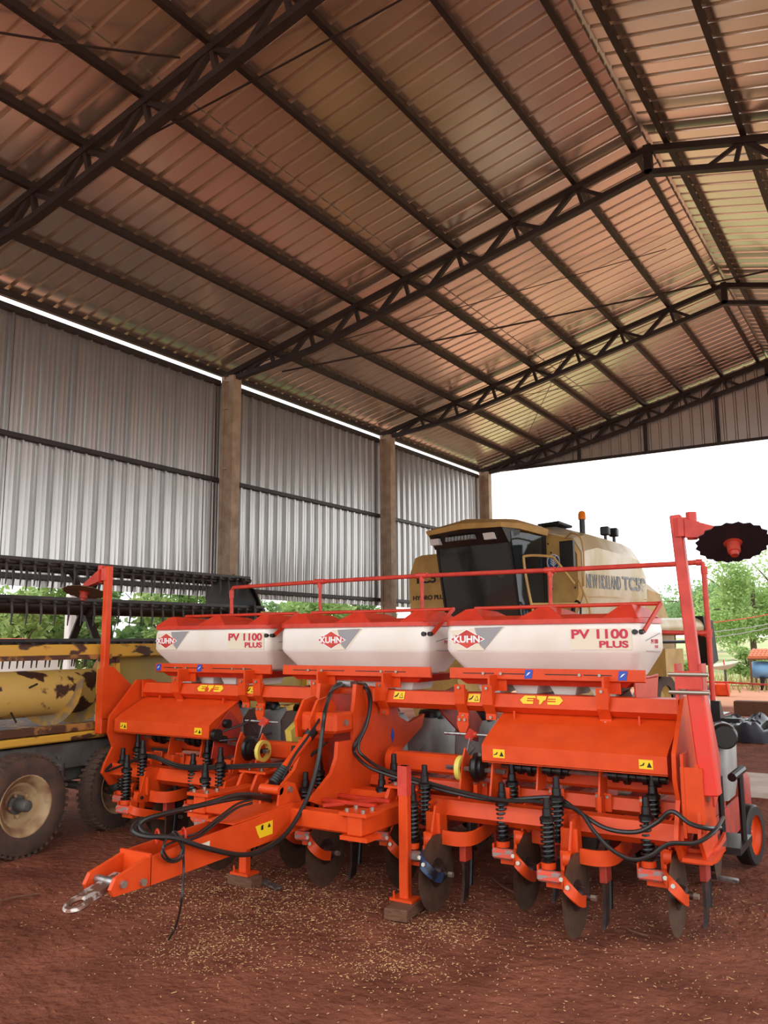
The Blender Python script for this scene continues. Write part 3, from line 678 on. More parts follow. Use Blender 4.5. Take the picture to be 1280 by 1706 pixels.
hd = P('strut_bracket', MB().bx(-3.73, -3.42, bp.y-.06, bp.y+.16, bp.z-.07, bp.z+.07, .02).prism([(bp.y+.16, bp.z-.12), (bp.y-.09, bp.z-.10), (bp.y-.11, bp.z+.02), (bp.y-.02, bp.z+.15), (bp.y+.1, bp.z+.17), (bp.y+.2, bp.z+.1)], 'x', -3.62, -3.60).prism([(bp.y+.16, bp.z-.12), (bp.y-.09, bp.z-.10), (bp.y-.11, bp.z+.02), (bp.y-.02, bp.z+.15), (bp.y+.1, bp.z+.17), (bp.y+.2, bp.z+.1)], 'x', -3.74, -3.72), ORANGE, tw)
bolts([(-3.42, bp.y+.05, bp.z)], (1, 0, 0), .022, .02, hd)
plate('blue_sticker', [(-.02, -.04), (.02, -.04), (.02, .035), (-.02, .035)], (-3.598, bp.y-.04, bp.z-.03), (0, 1, 0), ZU, BSTICK, tw)
plate('blue_diamond_sticker', [(-.025, 0), (0, -.06), (.025, 0), (0, .06)], (-3.439, 5.50, .93), (0, 1, 0), ZU, BSTICK, tw)
vb = P('valve_block', MB().box(at(576, 1139, Y=5.17), (.12, .06, .05), None, .006), STEEL)
s0, s1 = at(455, 1306, X=-3.62), at(530, 1206, X=-3.62); sd = (s1-s0)
st = P('adjust_strut', MB().cyl(s0+sd*.12, s0+sd*.90, .031, 14), ORANGE)
def boot(a, c):
    n = 14; P('rubber_boot', MB().tube([a.lerp(c, i/n) for i in range(n+1)], [.040 if i % 2 else .032 for i in range(n+1)], 14), RUBBER, st)
boot(s0+sd*.0, s0+sd*.24); boot(s0+sd*.76, s0+sd*1.0)
P('strut_eye', MB().cyl(V((-3.70, s0.y-.02, s0.z-.03)), V((-3.54, s0.y-.02, s0.z-.03)), .03, 12), ORANGE, st)
# ---- drawbar
dl, dr = -3.73, -3.50
side = [(3.20, .385), (4.30, .42), (4.52, .44), (4.52, .61), (4.34, .60), (3.20, .53)]
db = P('drawbar', MB().prism(side, 'x', dr-.012, dr), ORANGE)
P('drawbar_side', MB().prism(side, 'x', dl, dl+.012), ORANGE, db)
P('drawbar_top', MB().prism([(3.83, .572), (4.40, .602), (4.40, .61), (3.83, .58)], 'x', dl+.005, dr-.005), ORANGE, db)
P('drawbar_bottom', MB().prism([(3.20, .385), (4.5, .43), (4.5, .44), (3.20, .395)], 'x', dl+.01, dr-.01), ORANGE, db)
P('drawbar_nose', MB().bx(dl, dr, 3.19, 3.205, .385, .545).prism([(3.20, .385), (3.20, .53), (2.98, .47), (2.95, .42), (2.97, .385)], 'x', dr-.03, dr-.005).prism([(3.20, .385), (3.20, .53), (2.98, .47), (2.95, .42), (2.97, .385)], 'x', dl+.005, dl+.03), ORANGE, db)
bolts([(dr-.005, 3.02, .435), (dr-.005, 3.15, .415)], (1, 0, 0), .02, .02, db)
P('hitch_pin', MB().cyl((dl-.02, 3.02, .435), (dr-.02, 3.02, .435), .022, 12), STEEL, db)
def ringmesh(c, R_, r_, ax):
    b = MB(); ax = V(ax).normalized(); a = ax.orthogonal().normalized(); c2 = ax.cross(a); n = 24
    b.loft([[V(c)+(a*cos(2*pi*i/n)+c2*sin(2*pi*i/n))*(R_+r_*cos(t))+ax*r_*.7*sin(t) for t in [k*pi/3 for k in range(6)]] for i in range(n+1)], cap=False)
    return b
rm = ringmesh((-3.60, 2.83, .375), .052, .02, (0, -.35, 1)); rm.prism([(2.88, .375), (3.1, .425), (3.1, .455), (2.88, .405)], 'x', -3.66, -3.56)
P('hitch_ring', rm, mat('worn_ring_steel', (120, 84, 70), .45, .5, (190, 180, 172), 18, .5, .56), db)
for y_ in (3.36, 3.46): P('hose_hook', ringmesh((dr-.03-(.10 if y_ < 3.4 else 0), y_, .585), .034, .009, (.5, 1, 0)), RED, db)
for x in (-3.70, -3.555): P('strut_lug', MB().prism([(4.28, .60), (4.52, .60), (4.45, .72), (4.38, .74), (4.30, .70)], 'x', x, x+.015), ORANGE, db)
bolts([(-3.54, 4.39, .69)], (1, 0, 0), .02, .02, db)
plate('warning_sticker', [(0, 0), (.12, .004), (.12, .085), (.02, .08), (-.04, .075), (-.02, .03)], (dr+.001, 4.06, .455), (0, 1, 0), ZU, YSTICK, db)
plate('sticker_sign', [(.01, .045), (.03, .045), (.03, .075), (.01, .07)], (dr+.0035, 4.06, .455), (0, 1, 0), ZU, KPRINT, db, .001)
plate('sticker_sign', [(.07, .05), (.10, .05), (.085, .075)], (dr+.0035, 4.06, .455), (0, 1, 0), ZU, KPRINT, db, .001)
plate('warning_sticker', [(0, 0), (.07, .005), (.07, .035), (0, .03)], (dr+.001, 3.56, .49), (0, 1, 0), ZU, CREAM, db)
# ---- hinge frame between drawbar and toolbar
hf = P('hinge_frame', MB().box((-3.66, 4.42, .525), (1.42, .12, .11), None, .012), ORANGE)
for x in (-4.30, -3.0):
    P('hinge_arm', MB().bx(x-.055, x+.055, 4.345, 4.90, .467, .588, .008), ORANGE, hf)
    for d in (.06, -.085): P('hinge_cheek', MB().prism([(4.85, .45), (5.06, .45), (5.10, .66), (5.0, .70), (4.86, .66), (4.80, .56)], 'x', x+d, x+d+.025), ORANGE, hf)
    P('hinge_pin', MB().cyl((x-.10, 4.89, .555), (x+.105, 4.89, .555), .026, 12), BOLT, hf)
    P('clamp_plate', MB().bx(x-.10, x+.10, 4.33, 4.50, .585, .605), ORANGE, hf); P('clamp_plate', MB().bx(x-.10, x+.10, 4.34, 4.50, .44, .465), ORANGE, hf)
    bolts([(x-.06, 4.36, .605), (x+.06, 4.36, .605), (x-.06, 4.46, .605), (x+.06, 4.46, .605)], (0, 0, 1), .013, .02, hf)
    P('top_plate', MB().bx(x-.12, x+.14, 4.88, 5.12, .665, .68), ORANGE, hf); bolts([(x-.06, 4.93, .68), (x+.06, 4.93, .68)], (0, 0, 1), .013, .02, hf)
P('cross_member', MB().prism([(4.95, .44), (4.90, .56), (4.96, .62), (5.08, .62), (5.08, .46)], 'x', -4.25, -3.05), ORANGE, hf)
P('inner_frame', MB().beam((-3.35, 4.50, .59), (-3.08, 4.86, .60), .03, .02).beam((-3.45, 4.62, .60), (-3.02, 4.62, .60), .03, .02).beam((-3.45, 4.80, .60), (-3.02, 4.80, .60), .03, .02), RED, hf)
# ---- parking stands
def stand(x, y, z0, z1):
    s_ = P('parking_stand', MB().box((x, y, (z0+z1)/2), (.065, .055, z1-z0), None, .006), ORANGE)
    P('stand_foot', MB().bx(x-.08, x+.08, y-.06, y+.06, z0-.008, z0+.008).prism([(y-.03, z0), (y-.05, z0), (y-.05, z0+.05)], 'x', x-.06, x-.05), ORANGE, s_)
    P('stand_scale', MB().box((x, y-.001, z1-.09), (.067, .057, .18)), FADED, s_)
    return s_
stand(-2.815, 4.64, .068, .86); stand(-4.06, 4.56, .068, .42)
# ---- marker arms
REDARM = mat('fresh_red_paint', (222, 52, 36), .4, 0, (208, 66, 46), 5)
def marker(x, top, sg, hub, nrm, m_):
    y = 5.02
    a = P('marker_arm', MB().beam((x+(.0 if sg < 0 else .06), y, .95), (x+(.0 if sg < 0 else -.03), y, top), .062, .06, (0, 1, 0), .006), m_)
    P('arm_sleeve', MB().beam((x, y, .84), (x, y, 1.40), .09, .09, (0, 1, 0), .008) if sg < 0 else MB().beam((x+.075, y, .78), (x+.02, y, 1.44), .095, .10, (0, 1, 0), .008), m_ if sg < 0 else REDARM, a)
    P('arm_plate', MB().prism([(y-.06, 1.42), (y+.05, 1.42), (y+.26, 1.25), (y+.28, .98), (y+.1, .95), (y-.06, .98)], 'x', x+.055*(-sg)-.006, x+.055*(-sg)+.006) if sg < 0 else MB().prism([(y+.02, 1.40), (y+.05, 1.40), (y+.32, .95), (y+.3, .78), (y+.1, .70)], 'x', x+.055, x+.067), m_ if sg > 0 else ORANGE, a)
    if sg > 0:
        P('arm_clamp', MB().bx(x-.075, x+.075, y-.062, y-.05, 1.36, 1.46).bx(x-.075, x-.06, y-.06, y+.06, 1.30, 1.50).bx(x+.06, x+.075, y-.06, y+.06, 1.30, 1.50), m_, a)
        for z in (1.34, 1.44): P('clamp_bolt', MB().cyl((x-.11, y-.06, z), (x+.11, y-.06, z), .012, 8), BOLT, a)
    t = V((x-(.03 if sg > 0 else 0), y, top-.08)); h = V(hub)
    P('swivel', MB().cyl(t+V((sg*.03, 0, -.05)), t+V((sg*.03, 0, .06)), .05, 10).cyl(t+V((sg*.09, -.01, -.07)), t+V((sg*.09, -.01, .09)), .03, 10).cyl(t+V((sg*.02, 0, .0)), t+V((sg*.13, -.02, .0)), .035, 10), FADED, a)
    n_ = V(nrm).normalized(); e = h-n_*.06
    P('disc_carrier', MB().loft([[t+V((sg*.06, -.02, zz)) + V((0, yy, 0)) for yy, zz in ((-.04, .05), (.04, .05), (.04, -.06), (-.04, -.06))], [e+V((0, yy, zz)) for yy, zz in ((-.025, .02), (.025, .02), (.025, -.02), (-.025, -.02))]]), FADED, a)
    b = MB(); N = 40; aa = n_.orthogonal().normalized(); bb = n_.cross(aa); r0 = []; 
    ring = [(.197 if i % 2 else .182) for i in range(N)]
    for off, k in ((-.003, 1), (.003, 1)): b.v += [tuple(h+n_*off+(aa*cos(2*pi*i/N)+bb*sin(2*pi*i/N))*ring[i]) for i in range(N)]
    b.f = [(i, (i+1) % N, N+(i+1) % N, N+i) for i in range(N)]+[tuple(range(N))[::-1], tuple(range(N, 2*N))]
    P('marker_disc', b, NOTCH if sg > 0 else DISC, a)
    P('marker_hub', MB().lathe([(0, -.06), (.03, -.06), (.035, -.004), (.05, .003), (.036, .01), (.034, .06), (.026, .065), (.02, .085), (0, .085)], h, n_, 16), DULL, a)
    return a
marker(-1.125, 2.36, 1, (-.83, 4.90, 2.165), (.15, -.45, -.88), FADED)
marker(-6.17, 2.32, -1, (-6.47, 5.0, 2.095), (.10, -.25, -.96), ORANGE)
# arm mounting at the right end
am = P('arm_mount', MB().prism([(4.96, .95), (5.12, .95), (5.3, .80), (5.35, .45), (5.05, .42), (4.93, .55), (4.97, .78)], 'x', -1.12, -1.10).prism([(4.95, 1.0), (5.1, 1.0), (5.1, .55), (4.95, .55)], 'x', -1.195, -1.18), ORANGE)
P('arm_mount_rib', MB().bx(-1.20, -1.08, 4.955, 4.97, .58, .93).bx(-1.22, -1.06, 4.97, 5.35, .42, .44), ORANGE, am)
bolts([(-1.10, 5.0, .62), (-1.10, 5.1, .75), (-1.10, 5.2, .55)], (1, 0, 0), .018, .02, am)
P('side_step', MB().prism([(5.35, .40), (5.75, .40), (5.75, .44), (5.35, .44)], 'x', -1.16, -.98).cyl((-1.0, 5.6, .44), (-1.0, 5.6, .82), .018, 8).cyl((-1.12, 5.6, .44), (-1.12, 5.6, .80), .018, 8).cyl((-1.02, 5.45, .82), (-1.0, 5.68, .84), .026, 10), BLACK)
# ---- hydraulic hoses
def hose(pts, r, nm='hydraulic_hose', k=8): return P(nm, MB().tube(spline(pts, k), r, 8), HOSE)
A = at
hose([A(573, 1138, Y=5.16), A(556, 1146, Y=5.05), A(543, 1180, X=-3.45), A(537, 1220, X=-3.44), A(530, 1270, X=-3.43), A(512, 1330, X=-3.42), A(480, 1385, X=-3.43), A(440, 1415, X=-3.44), A(400, 1424, X=-3.44), A(340, 1412, X=-3.45), A(290, 1396, X=-3.47), A(240, 1393, X=-3.5), A(222, 1384, X=-3.55), A(232, 1370, X=-3.6), A(270, 1357, X=-3.62), A(340, 1340, X=-3.62), A(400, 1324, X=-3.62), A(450, 1328, X=-3.62)], .015)
hose([A(452, 1334, X=-3.64), A(420, 1329, X=-3.64), A(380, 1333, X=-3.62), A(310, 1348, X=-3.6), A(250, 1362, X=-3.58), A(232, 1374, X=-3.58), A(240, 1387, X=-3.55), A(275, 1398, X=-3.52)], .012)
hose([A(573, 1140, Y=5.15), A(550, 1155, X=-3.55), A(540, 1185, X=-3.56), A(515, 1225, X=-3.56), A(490, 1260, X=-3.58), A(470, 1300, X=-3.58)], .009)
hose([A(598, 1141, Y=5.15), A(612, 1150, X=-3.40), A(616, 1180, X=-3.40), A(606, 1215, X=-3.40), A(592, 1240, X=-3.42), A(592, 1256, X=-3.42), A(615, 1278, Y=4.92), A(660, 1295, Y=4.90), A(700, 1306, Y=4.9), A(760, 1322, Y=4.9), A(830, 1334, Y=4.92), A(880, 1330, Y=4.92), A(930, 1330, Y=4.92), A(965, 1353, Y=4.90), A(1010, 1380, Y=4.88), A(1060, 1386, Y=4.88), A(1095, 1370, Y=4.88), A(1120, 1352, Y=4.86), A(1150, 1372, Y=4.86), A(1180, 1380, Y=4.92), A(1200, 1379, Y=5.1)], .013)
hose([A(598, 1138, Y=5.16), A(610, 1142, X=-3.36), A(618, 1165, X=-3.36), A(612, 1205, X=-3.38), A(597, 1243, X=-3.40), A(608, 1262, Y=4.98), A(640, 1282, Y=4.9), A(690, 1297, Y=4.88), A(750, 1314, Y=4.88), A(830, 1332, Y=4.9), A(900, 1336, Y=4.9), A(960, 1348, Y=4.88), A(990, 1385, Y=4.84), A(1020, 1416, Y=4.82), A(1055, 1432, Y=4.82), A(1085, 1425, Y=4.84), A(1115, 1406, Y=4.86), A(1160, 1404, Y=4.86), A(1190, 1385, Y=4.95), A(1205, 1362, Y=5.2)], .012)
for dz in (0, 5, 10): hose([A(186, 1272+dz*.4, Y=4.93), A(178, 1285, Y=4.92), A(232, 1262+dz*.3, Y=4.93), A(255, 1258+dz*.5, Y=4.92), A(300, 1274+dz*.6, Y=4.92), A(360, 1276+dz*.5, Y=4.9), A(420, 1273+dz*.5, Y=4.88), A(470, 1272+dz*.4, Y=4.86), A(510, 1262+dz*.3, Y=4.9), A(545, 1236, Y=4.96)], .0085)
hose([A(300, 1398, X=-3.49), A(275, 1410, X=-3.47), A(270, 1425, X=-3.46), A(285, 1436, X=-3.46), A(302, 1430, X=-3.46), A(306, 1410, X=-3.46), A(290, 1390, X=-3.47), A(278, 1396, X=-3.47), A(272, 1415, X=-3.46), A(284, 1432, X=-3.46), A(300, 1425, X=-3.46), A(304, 1405, X=-3.46), A(295, 1388, X=-3.47), A(288, 1388, X=-3.47), A(303, 1412, X=-3.46), A(306, 1450, X=-3.46), A(302, 1505, X=-3.42), A(293, 1543, Z=.06), A(281, 1566, Z=.012)], .0065, 'loose_cable')
for d_ in (0, 6): hose([A(302, 1394+d_, X=-3.55), A(330, 1388+d_, X=-3.58), A(365, 1362+d_, X=-3.6), A(395, 1340+d_, X=-3.62), A(420, 1332+d_, X=-3.62)], .008)
# ================================================================== COMBINE HEADER on its trailer (left)
hd = thing('combine_header', (-6.9, 5.4, .8), 'yellow combine header with black reel and worn auger, resting on a trailer', 'header')
def Hd(name, mb, m, par=None): return obj(name, mb, m, par or hd)
Y0, Y1 = 1.6, 8.15
tbm = Hd('top_beam', MB().bx(-6.36, -6.24, Y0, Y1, 1.50, 1.62, .012), HYEL)
Hd('beam_lip', MB().bx(-6.26, -6.232, Y0, 5.15, 1.49, 1.53), RUST, tbm)
Hd('back_sheet', MB().bx(-6.40, -6.37, 5.15, Y1, .88, 1.52), OLIVE)
Hd('back_sheet', MB().bx(-6.40, -6.37, Y0, 3.55, .88, 1.52), OLIVE)
pp = Hd('opening_post', MB().bx(-6.38, -6.25, 5.09, 5.22, .82, 1.50, .02), HYEL); Hd('opening_post', MB().bx(-6.36, -6.24, 3.45, 3.6, .88, 1.50, .02), HYEL)
Hd('post_flange', MB().prism([(5.2, .80), (5.30, .80), (5.24, 1.50), (5.2, 1.50)], 'x', -6.25, -6.235), HYEL, pp)
Hd('floor_sheet', MB().bx(-7.75, -6.36, Y0, Y1, .86, .885), RUST)
Hd('floor_edge', MB().bx(-6.37, -6.26, Y0, 5.22, .87, .935, .01), RUST)
Hd('lower_beam', MB().bx(-6.35, -6.24, Y0, 5.30, .80, .865, .012), HYEL); Hd('lower_beam', MB().bx(-6.38, -6.26, 5.3, Y1, .78, .90, .012), HYEL)
Hd('cutter_bar', MB().bx(-7.85, -7.72, Y0, Y1, .85, .89), BLACK)
for y in (Y0, Y1): Hd('end_sheet', MB().prism([(-6.3, .8), (-6.3, 1.62), (-6.9, 1.66), (-7.7, 1.25), (-8.2, .75), (-7.6, .7)], 'y', y-.02, y+.02), HYEL)
Hd('divider', MB().loft([[(-7.0, Y1-.1, 1.9), (-7.0, Y1+.1, 1.9), (-7.0, Y1+.1, 1.6), (-7.0, Y1-.1, 1.6)], [(-7.5, Y1-.1, 2.12), (-7.5, Y1+.12, 2.12), (-7.5, Y1+.12, 1.6), (-7.5, Y1-.1, 1.6)], [(-8.0, Y1-.06, 1.9), (-8.0, Y1+.08, 1.9), (-8.0, Y1+.08, 1.3), (-8.0, Y1-.06, 1.3)]]), HYEL)
Hd('divider', MB().loft([[(-6.36, 7.55, 1.5), (-6.36, 8.0, 1.5), (-6.36, 8.0, 1.9), (-6.36, 7.55, 1.9)], [(-6.5, 7.5, 1.5), (-6.5, 8.1, 1.5), (-6.5, 8.1, 1.98), (-6.5, 7.5, 1.98)]]), YEL)
# auger with flighting
ag = Hd('auger', MB().cyl((-6.72, Y0+.05, 1.19), (-6.72, Y1-.05, 1.19), .20, 28), AUGM)
def flight(ya, yb, turns, sg, ph=0):
    n = int(turns*28); r_ = []
    for i in range(n+1):
        a = sg*2*pi*turns*i/n+ph; y = ya+(yb-ya)*i/n; c, s_ = cos(a), sin(a)
        r_.append([(-6.72+.19*c, y-.004, 1.19+.19*s_), (-6.72+.30*c, y-.003, 1.19+.30*s_), (-6.72+.30*c, y+.003, 1.19+.30*s_), (-6.72+.19*c, y+.004, 1.19+.19*s_)])
    Hd('auger_flight', MB().loft(r_), mat('worn_flight_steel', (150, 128, 100), .5, .4, (196, 150, 66), 9, .45, .6), ag)
flight(4.70, 5.02, .62, 1, pi*.90); flight(5.05, 8.0, 5, 1, pi*1.2); flight(3.9, 1.8, 4, -1, 0)
for k in range(7):
    y = 3.75+k*.13; a = k*1.1; Hd('auger_finger', MB().cyl((-6.72, y, 1.19), (-6.72+.31*cos(a), y, 1.19+.31*sin(a)), .009, 6), BLACK, ag)
# reel: centre tube, six bats with tines, star plates and end shields
RXc, RZc, RR = -7.42, 2.0, .45
Hd('reel_tube', MB().cyl((RXc, Y0+.1, RZc), (RXc, Y1-.05, RZc), .085, 18), REEL)
tine_b = MB().tube([(0, 0, .02), (.03, 0, -.02), (.045, 0, -.11), (.03, 0, -.22)], [.013, .015, .012, .006], 5); tine_b.box((.015, 0, .005), (.06, .035, .02)); tme = tine_b.mesh('tine', REEL)
for k in range(6):
    a = radians(62+60*k); bx_, bz_ = RXc+RR*cos(a), RZc+RR*sin(a)
    bat = Hd('reel_bat', MB().cyl((bx_, Y0+.1, bz_), (bx_, Y1-.05, bz_), .026, 10).bx(bx_-.008, bx_+.008, Y0+.1, Y1-.05, bz_+.0, bz_+.055), REEL)
    if k in (0, 1, 3, 4, 5):
        for i in range(29 if k != 3 else 20): put('tine', tme, bat, (bx_+.02, 3.75+i*.15+(k % 2)*.07, bz_))
for y in (3.0, 5.75, Y1-.12):
    b = MB().cyl((RXc, y-.012, RZc), (RXc, y+.012, RZc), .15, 20)
    for k in range(6):
        a = radians(62+60*k); b.beam((RXc+.1*cos(a), y, RZc+.1*sin(a)), (RXc+RR*cos(a), y, RZc+RR*sin(a)), .02, .09, (0, 1, 0))
    Hd('reel_star', b, REEL)
Hd('reel_shield', MB().prism([(RXc+.38*cos(radians(t)), RZc+.40*sin(radians(t))) for t in range(10, 371, 36)], 'y', Y1-.03, Y1), BLACK)
Hd('reel_shield', MB().prism([(RXc-.05, RZc+.46), (RXc+.28, RZc+.42), (RXc+.50, RZc+.12), (RXc+.52, RZc-.10), (RXc+.20, RZc-.2), (RXc-.35, RZc-.1), (RXc-.3, RZc+.3)], 'y', Y1-.30, Y1-.26), BLACK)
Hd('reel_arm', MB().beam((-6.35, Y1-.4, 1.62), (RXc, Y1-.1, RZc), .05, .09), BLACK)
# trailer under the header
tr = thing('header_trailer', (-6.5, 4.8, 0), 'grey trailer with dusty rubber tyres carrying the yellow header', 'trailer')
def Tr(name, mb, m, par=None): return obj(name, mb, m, par or tr)
Tr('chassis_beam', MB().bx(-6.42, -6.30, Y0, 7.6, .56, .775, .01), GREYP); Tr('chassis_beam', MB().bx(-7.5, -7.38, Y0, 7.6, .60, .80, .01), GREYP)
for y in (2.2, 3.6, 6.4, 7.5): Tr('cross_bar', MB().bx(-7.5, -6.3, y-.05, y+.05, .62, .72), GREYP)
for x in (-6.3, -7.4):
    for y in (2.4, 7.2): Tr('header_rest', MB().bx(x-.1, x+.0, y-.06, y+.06, .765, .85), GREYP)
Tr('suspension_bar', MB().bx(-6.50, -6.40, 4.0, 5.2, .44, .56, .01).bx(-6.47, -6.43, 4.4, 4.7, .5, .6), GREYP)
def wheel(c, nrm, r, wd):
    ax = V(nrm).normalized(); h = wd/2
    wl = Tr('wheel', MB().lathe([(0, -.05), (.10, -.045), (.15, .0), (.17, .0), (.19, .05), (.225, h*.9), (.235, h*.9), (.235, -h*.9), (.225, -h*.9), (.19, -.06), (0, -.06)], c, ax, 32), RIM)
    Tr('tyre', MB().lathe([(.225, -h*.85), (.26, -h*.98), (r*.86, -h), (r*.96, -h*.86), (r, -h*.5), (r, h*.5), (r*.96, h*.86), (r*.86, h), (.26, h*.98), (.225, h*.85)], c, ax, 40), TYRE, wl)
    a = ax.orthogonal().normalized(); b_ = ax.cross(a); lug = MB()
    for i in range(44):
        for sgn in (-1, 1):
            t = 2*pi*(i+(.5 if sgn > 0 else 0))/44; d = a*cos(t)+b_*sin(t); tg = -a*sin(t)+b_*cos(t)
            R_ = Matrix((ax, tg, d)).transposed(); lug.box(V(c)+d*(r-.004)+ax*sgn*h*.55, (h*.75, .024, .022), R_)
    l_ = Tr('tyre_lug', lug, TYRE, wl); l_['kind'] = 'stuff'
    Tr('hub', MB().lathe([(0, .16), (.035, .155), (.045, .14), (.05, .02), (.075, .015), (.075, -.02), (0, -.02)], V(c)-ax*.04, ax, 20), GREYP, wl)
    for i in range(5):
        t = 2*pi*i/5; p = V(c)+(a*cos(t)+b_*sin(t))*.085-ax*.02; Tr('wheel_nut', MB().cyl(p, p+ax*.025, .013, 6), RIM, wl)
    return wl
wheel((-6.10, 4.20, .375), (1, .02, 0), .385, .19); wheel((-6.26, 5.25, .355), (1, .15, 0), .365, .17)
wheel((-7.6, 4.2, .375), (-1, 0, 0), .385, .19); wheel((-7.6, 5.06, .365), (-1, 0, 0), .375, .19)
Tr('axle', MB().cyl((-7.6, 4.2, .375), (-6.12, 4.2, .375), .035, 10), GREYP); Tr('axle', MB().cyl((-7.6, 5.06, .365), (-6.2, 5.06, .365), .035, 10), GREYP)
Tr('parking_jack', MB().cyl((-6.32, 4.70, .30), (-6.32, 4.70, .62), .055, 12).tube([(-6.32, 4.66, .62), (-6.30, 4.66, .70), (-6.27, 4.68, .66)], .012, 6), GREYP)
# ================================================================== COMBINE HARVESTER
cb = thing('combine_harvester', (-6.2, 13.6, 0), 'faded yellow combine harvester with dark glass cab, parked behind the planter', 'combine harvester')
CO = V((-6.25, 12.75, 0)); cf = V((-.22, -.975, 0)).normalized(); cl = V((-cf.y, cf.x, 0))   # forward, operator's left
def W(u, v, z): return CO+cf*u+cl*v+V((0, 0, z*1.03 if z > 1.2 else z))
def quadbox(pts8): return MB().add(pts8, [(0, 1, 2, 3), (7, 6, 5, 4), (0, 4, 5, 1), (1, 5, 6, 2), (2, 6, 7, 3), (3, 7, 4, 0)])
def cbox(u0, u1, v0, v1, z0, z1): return quadbox([W(u0, v0, z0), W(u1, v0, z0), W(u1, v1, z0), W(u0, v1, z0), W(u0, v0, z1), W(u1, v0, z1), W(u1, v1, z1), W(u0, v1, z1)])
def Cb(name, mb, m, par=None): return obj(name, mb, m, par or cb)
cab = Cb('cab', cbox(-.82, -.10, -.80, .80, 1.75, 1.92), YEL)
Cb('cab_rear_wall', cbox(-.90, -.80, -.80, .80, 1.9, 3.35), CABIN, cab)
# glass: front leaning forward at the top, sides
def sheet(a, b_, c, d, n_, th=.012): n_ = V(n_)*th; return quadbox([a, b_, c, d, a+n_, b_+n_, c+n_, d+n_])
Cb('windscreen', sheet(W(-.12, -.76, 1.92), W(-.12, .76, 1.92), W(.16, .80, 3.28), W(.16, -.80, 3.28), cf), GLASS, cab)
Cb('side_window', sheet(W(-.10, .80, 1.92), W(-.74, .80, 1.92), W(-.74, .82, 3.28), W(.14, .82, 3.28), cl), GLASS, cab)
Cb('side_window', sheet(W(-.10, -.80, 1.92), W(-.74, -.80, 1.92), W(-.74, -.82, 3.28), W(.14, -.82, 3.28), -cl), GLASS, cab)
for v in (-.78, .79):
    Cb('cab_pillar', MB().beam(W(-.11, v, 1.9), W(.16, v, 3.3), .035, .04), BLACK, cab); Cb('cab_pillar', MB().beam(W(-.74, v, 1.9), W(-.74, v, 3.3), .05, .05), BLACK, cab)
rf = Cb('cab_roof', MB().loft([[W(.36, -.80, 3.33), W(.42, 0, 3.36), W(.36, .80, 3.33), W(.0, .90, 3.32), W(-.80, .90, 3.27), W(-.80, -.90, 3.27), W(.0, -.90, 3.32)],
    [W(.38, -.82, 3.40), W(.44, 0, 3.45), W(.38, .82, 3.40), W(.0, .93, 3.41), W(-.80, .93, 3.37), W(-.80, -.93, 3.37), W(.0, -.93, 3.41)],
    [W(.22, -.70, 3.47), W(.26, 0, 3.54), W(.22, .70, 3.47), W(-.1, .78, 3.49), W(-.78, .78, 3.44), W(-.78, -.78, 3.44), W(-.1, -.78, 3.49)],
    [W(.0, -.4, 3.53), W(.0, 0, 3.56), W(.0, .4, 3.53), W(-.2, .5, 3.54), W(-.76, .5, 3.48), W(-.76, -.5, 3.48), W(-.2, -.5, 3.54)]]), YEL, cab)
Cb('cab_visor', MB().loft([[W(.17, -.80, 3.10), W(.21, 0, 3.10), W(.17, .81, 3.10), W(-.1, .815, 3.2), W(-.1, -.815, 3.2)], [W(.34, -.79, 3.335), W(.40, 0, 3.36), W(.34, .80, 3.335), W(-.1, .86, 3.335), W(-.1, -.86, 3.335)]]), BLACK, cab)
for v in (-.66, .52): Cb('roof_lamp', MB().loft([[W(.24, v-.1, 3.16), W(.24, v+.1, 3.16), W(.30, v+.1, 3.26), W(.30, v-.1, 3.26)], [W(.32, v-.1, 3.16), W(.32, v+.1, 3.16), W(.36, v+.1, 3.26), W(.36, v-.1, 3.26)]]), LAMP, cab)
for k in range(9): Cb('grille_slat', cbox(.28, .37, -.38+k*.07, -.335+k*.07, 3.19, 3.26), GREYT, cab)
Cb('driver_seat', cbox(-.75, -.35, -.28, .28, 2.05, 2.3), BLACK, cab); Cb('seat_back', cbox(-.78, -.66, -.27, .27, 2.2, 3.0), BLACK, cab)
Cb('steering_column', MB().cyl(W(-.2, 0, 1.9), W(-.28, 0, 2.6), .05, 10).cyl(W(-.28, 0, 2.6), W(-.30, 0, 2.63), .2, 18), BLACK, cab)
Cb('control_panel', cbox(-.7, -.2, -.62, -.45, 2.2, 2.6), CABIN, cab); Cb('white_notice', cbox(-.63, -.62, -.1, .08, 2.62, 2.75), WPRINT, cab)
# grain tank: long body behind the cab
def tankring(u, dz=0, k=1.0): return [W(u, -1.18, 1.75), W(u, 1.18, 1.75), W(u, 1.42*k, 2.28), W(u, 1.42*k, 2.98+dz), W(u, 1.26*k, 3.22+dz), W(u, .6, 3.42+dz), W(u, -.6, 3.42+dz), W(u, -1.30*k, 3.15+dz), W(u, -1.60*k, 2.95+dz), W(u, -1.60*k, 2.28)]
tk = Cb('grain_tank', MB().loft([tankring(-1.02), tankring(-1.5, .10), tankring(-2.6, .02), tankring(-2.95, -.04), tankring(-3.25, -.30, .97)]), BEIGE)
Cb('tank_front', MB().loft([[W(-1.0, v, z) for v, z in ((-1.18, 1.75), (1.18, 1.75), (1.41, 2.28), (1.41, 2.96), (1.26, 3.20), (.6, 3.38), (-.6, 3.38), (-1.30, 3.13), (-1.59, 2.94), (-1.59, 2.28))], [W(-.92, v*.985, z) for v, z in ((-1.18, 1.78), (1.18, 1.78), (1.41, 2.3), (1.41, 2.94), (1.26, 3.17), (.6, 3.34), (-.6, 3.34), (-1.30, 3.1), (-1.59, 2.92), (-1.59, 2.3))]]), YEL, tk)
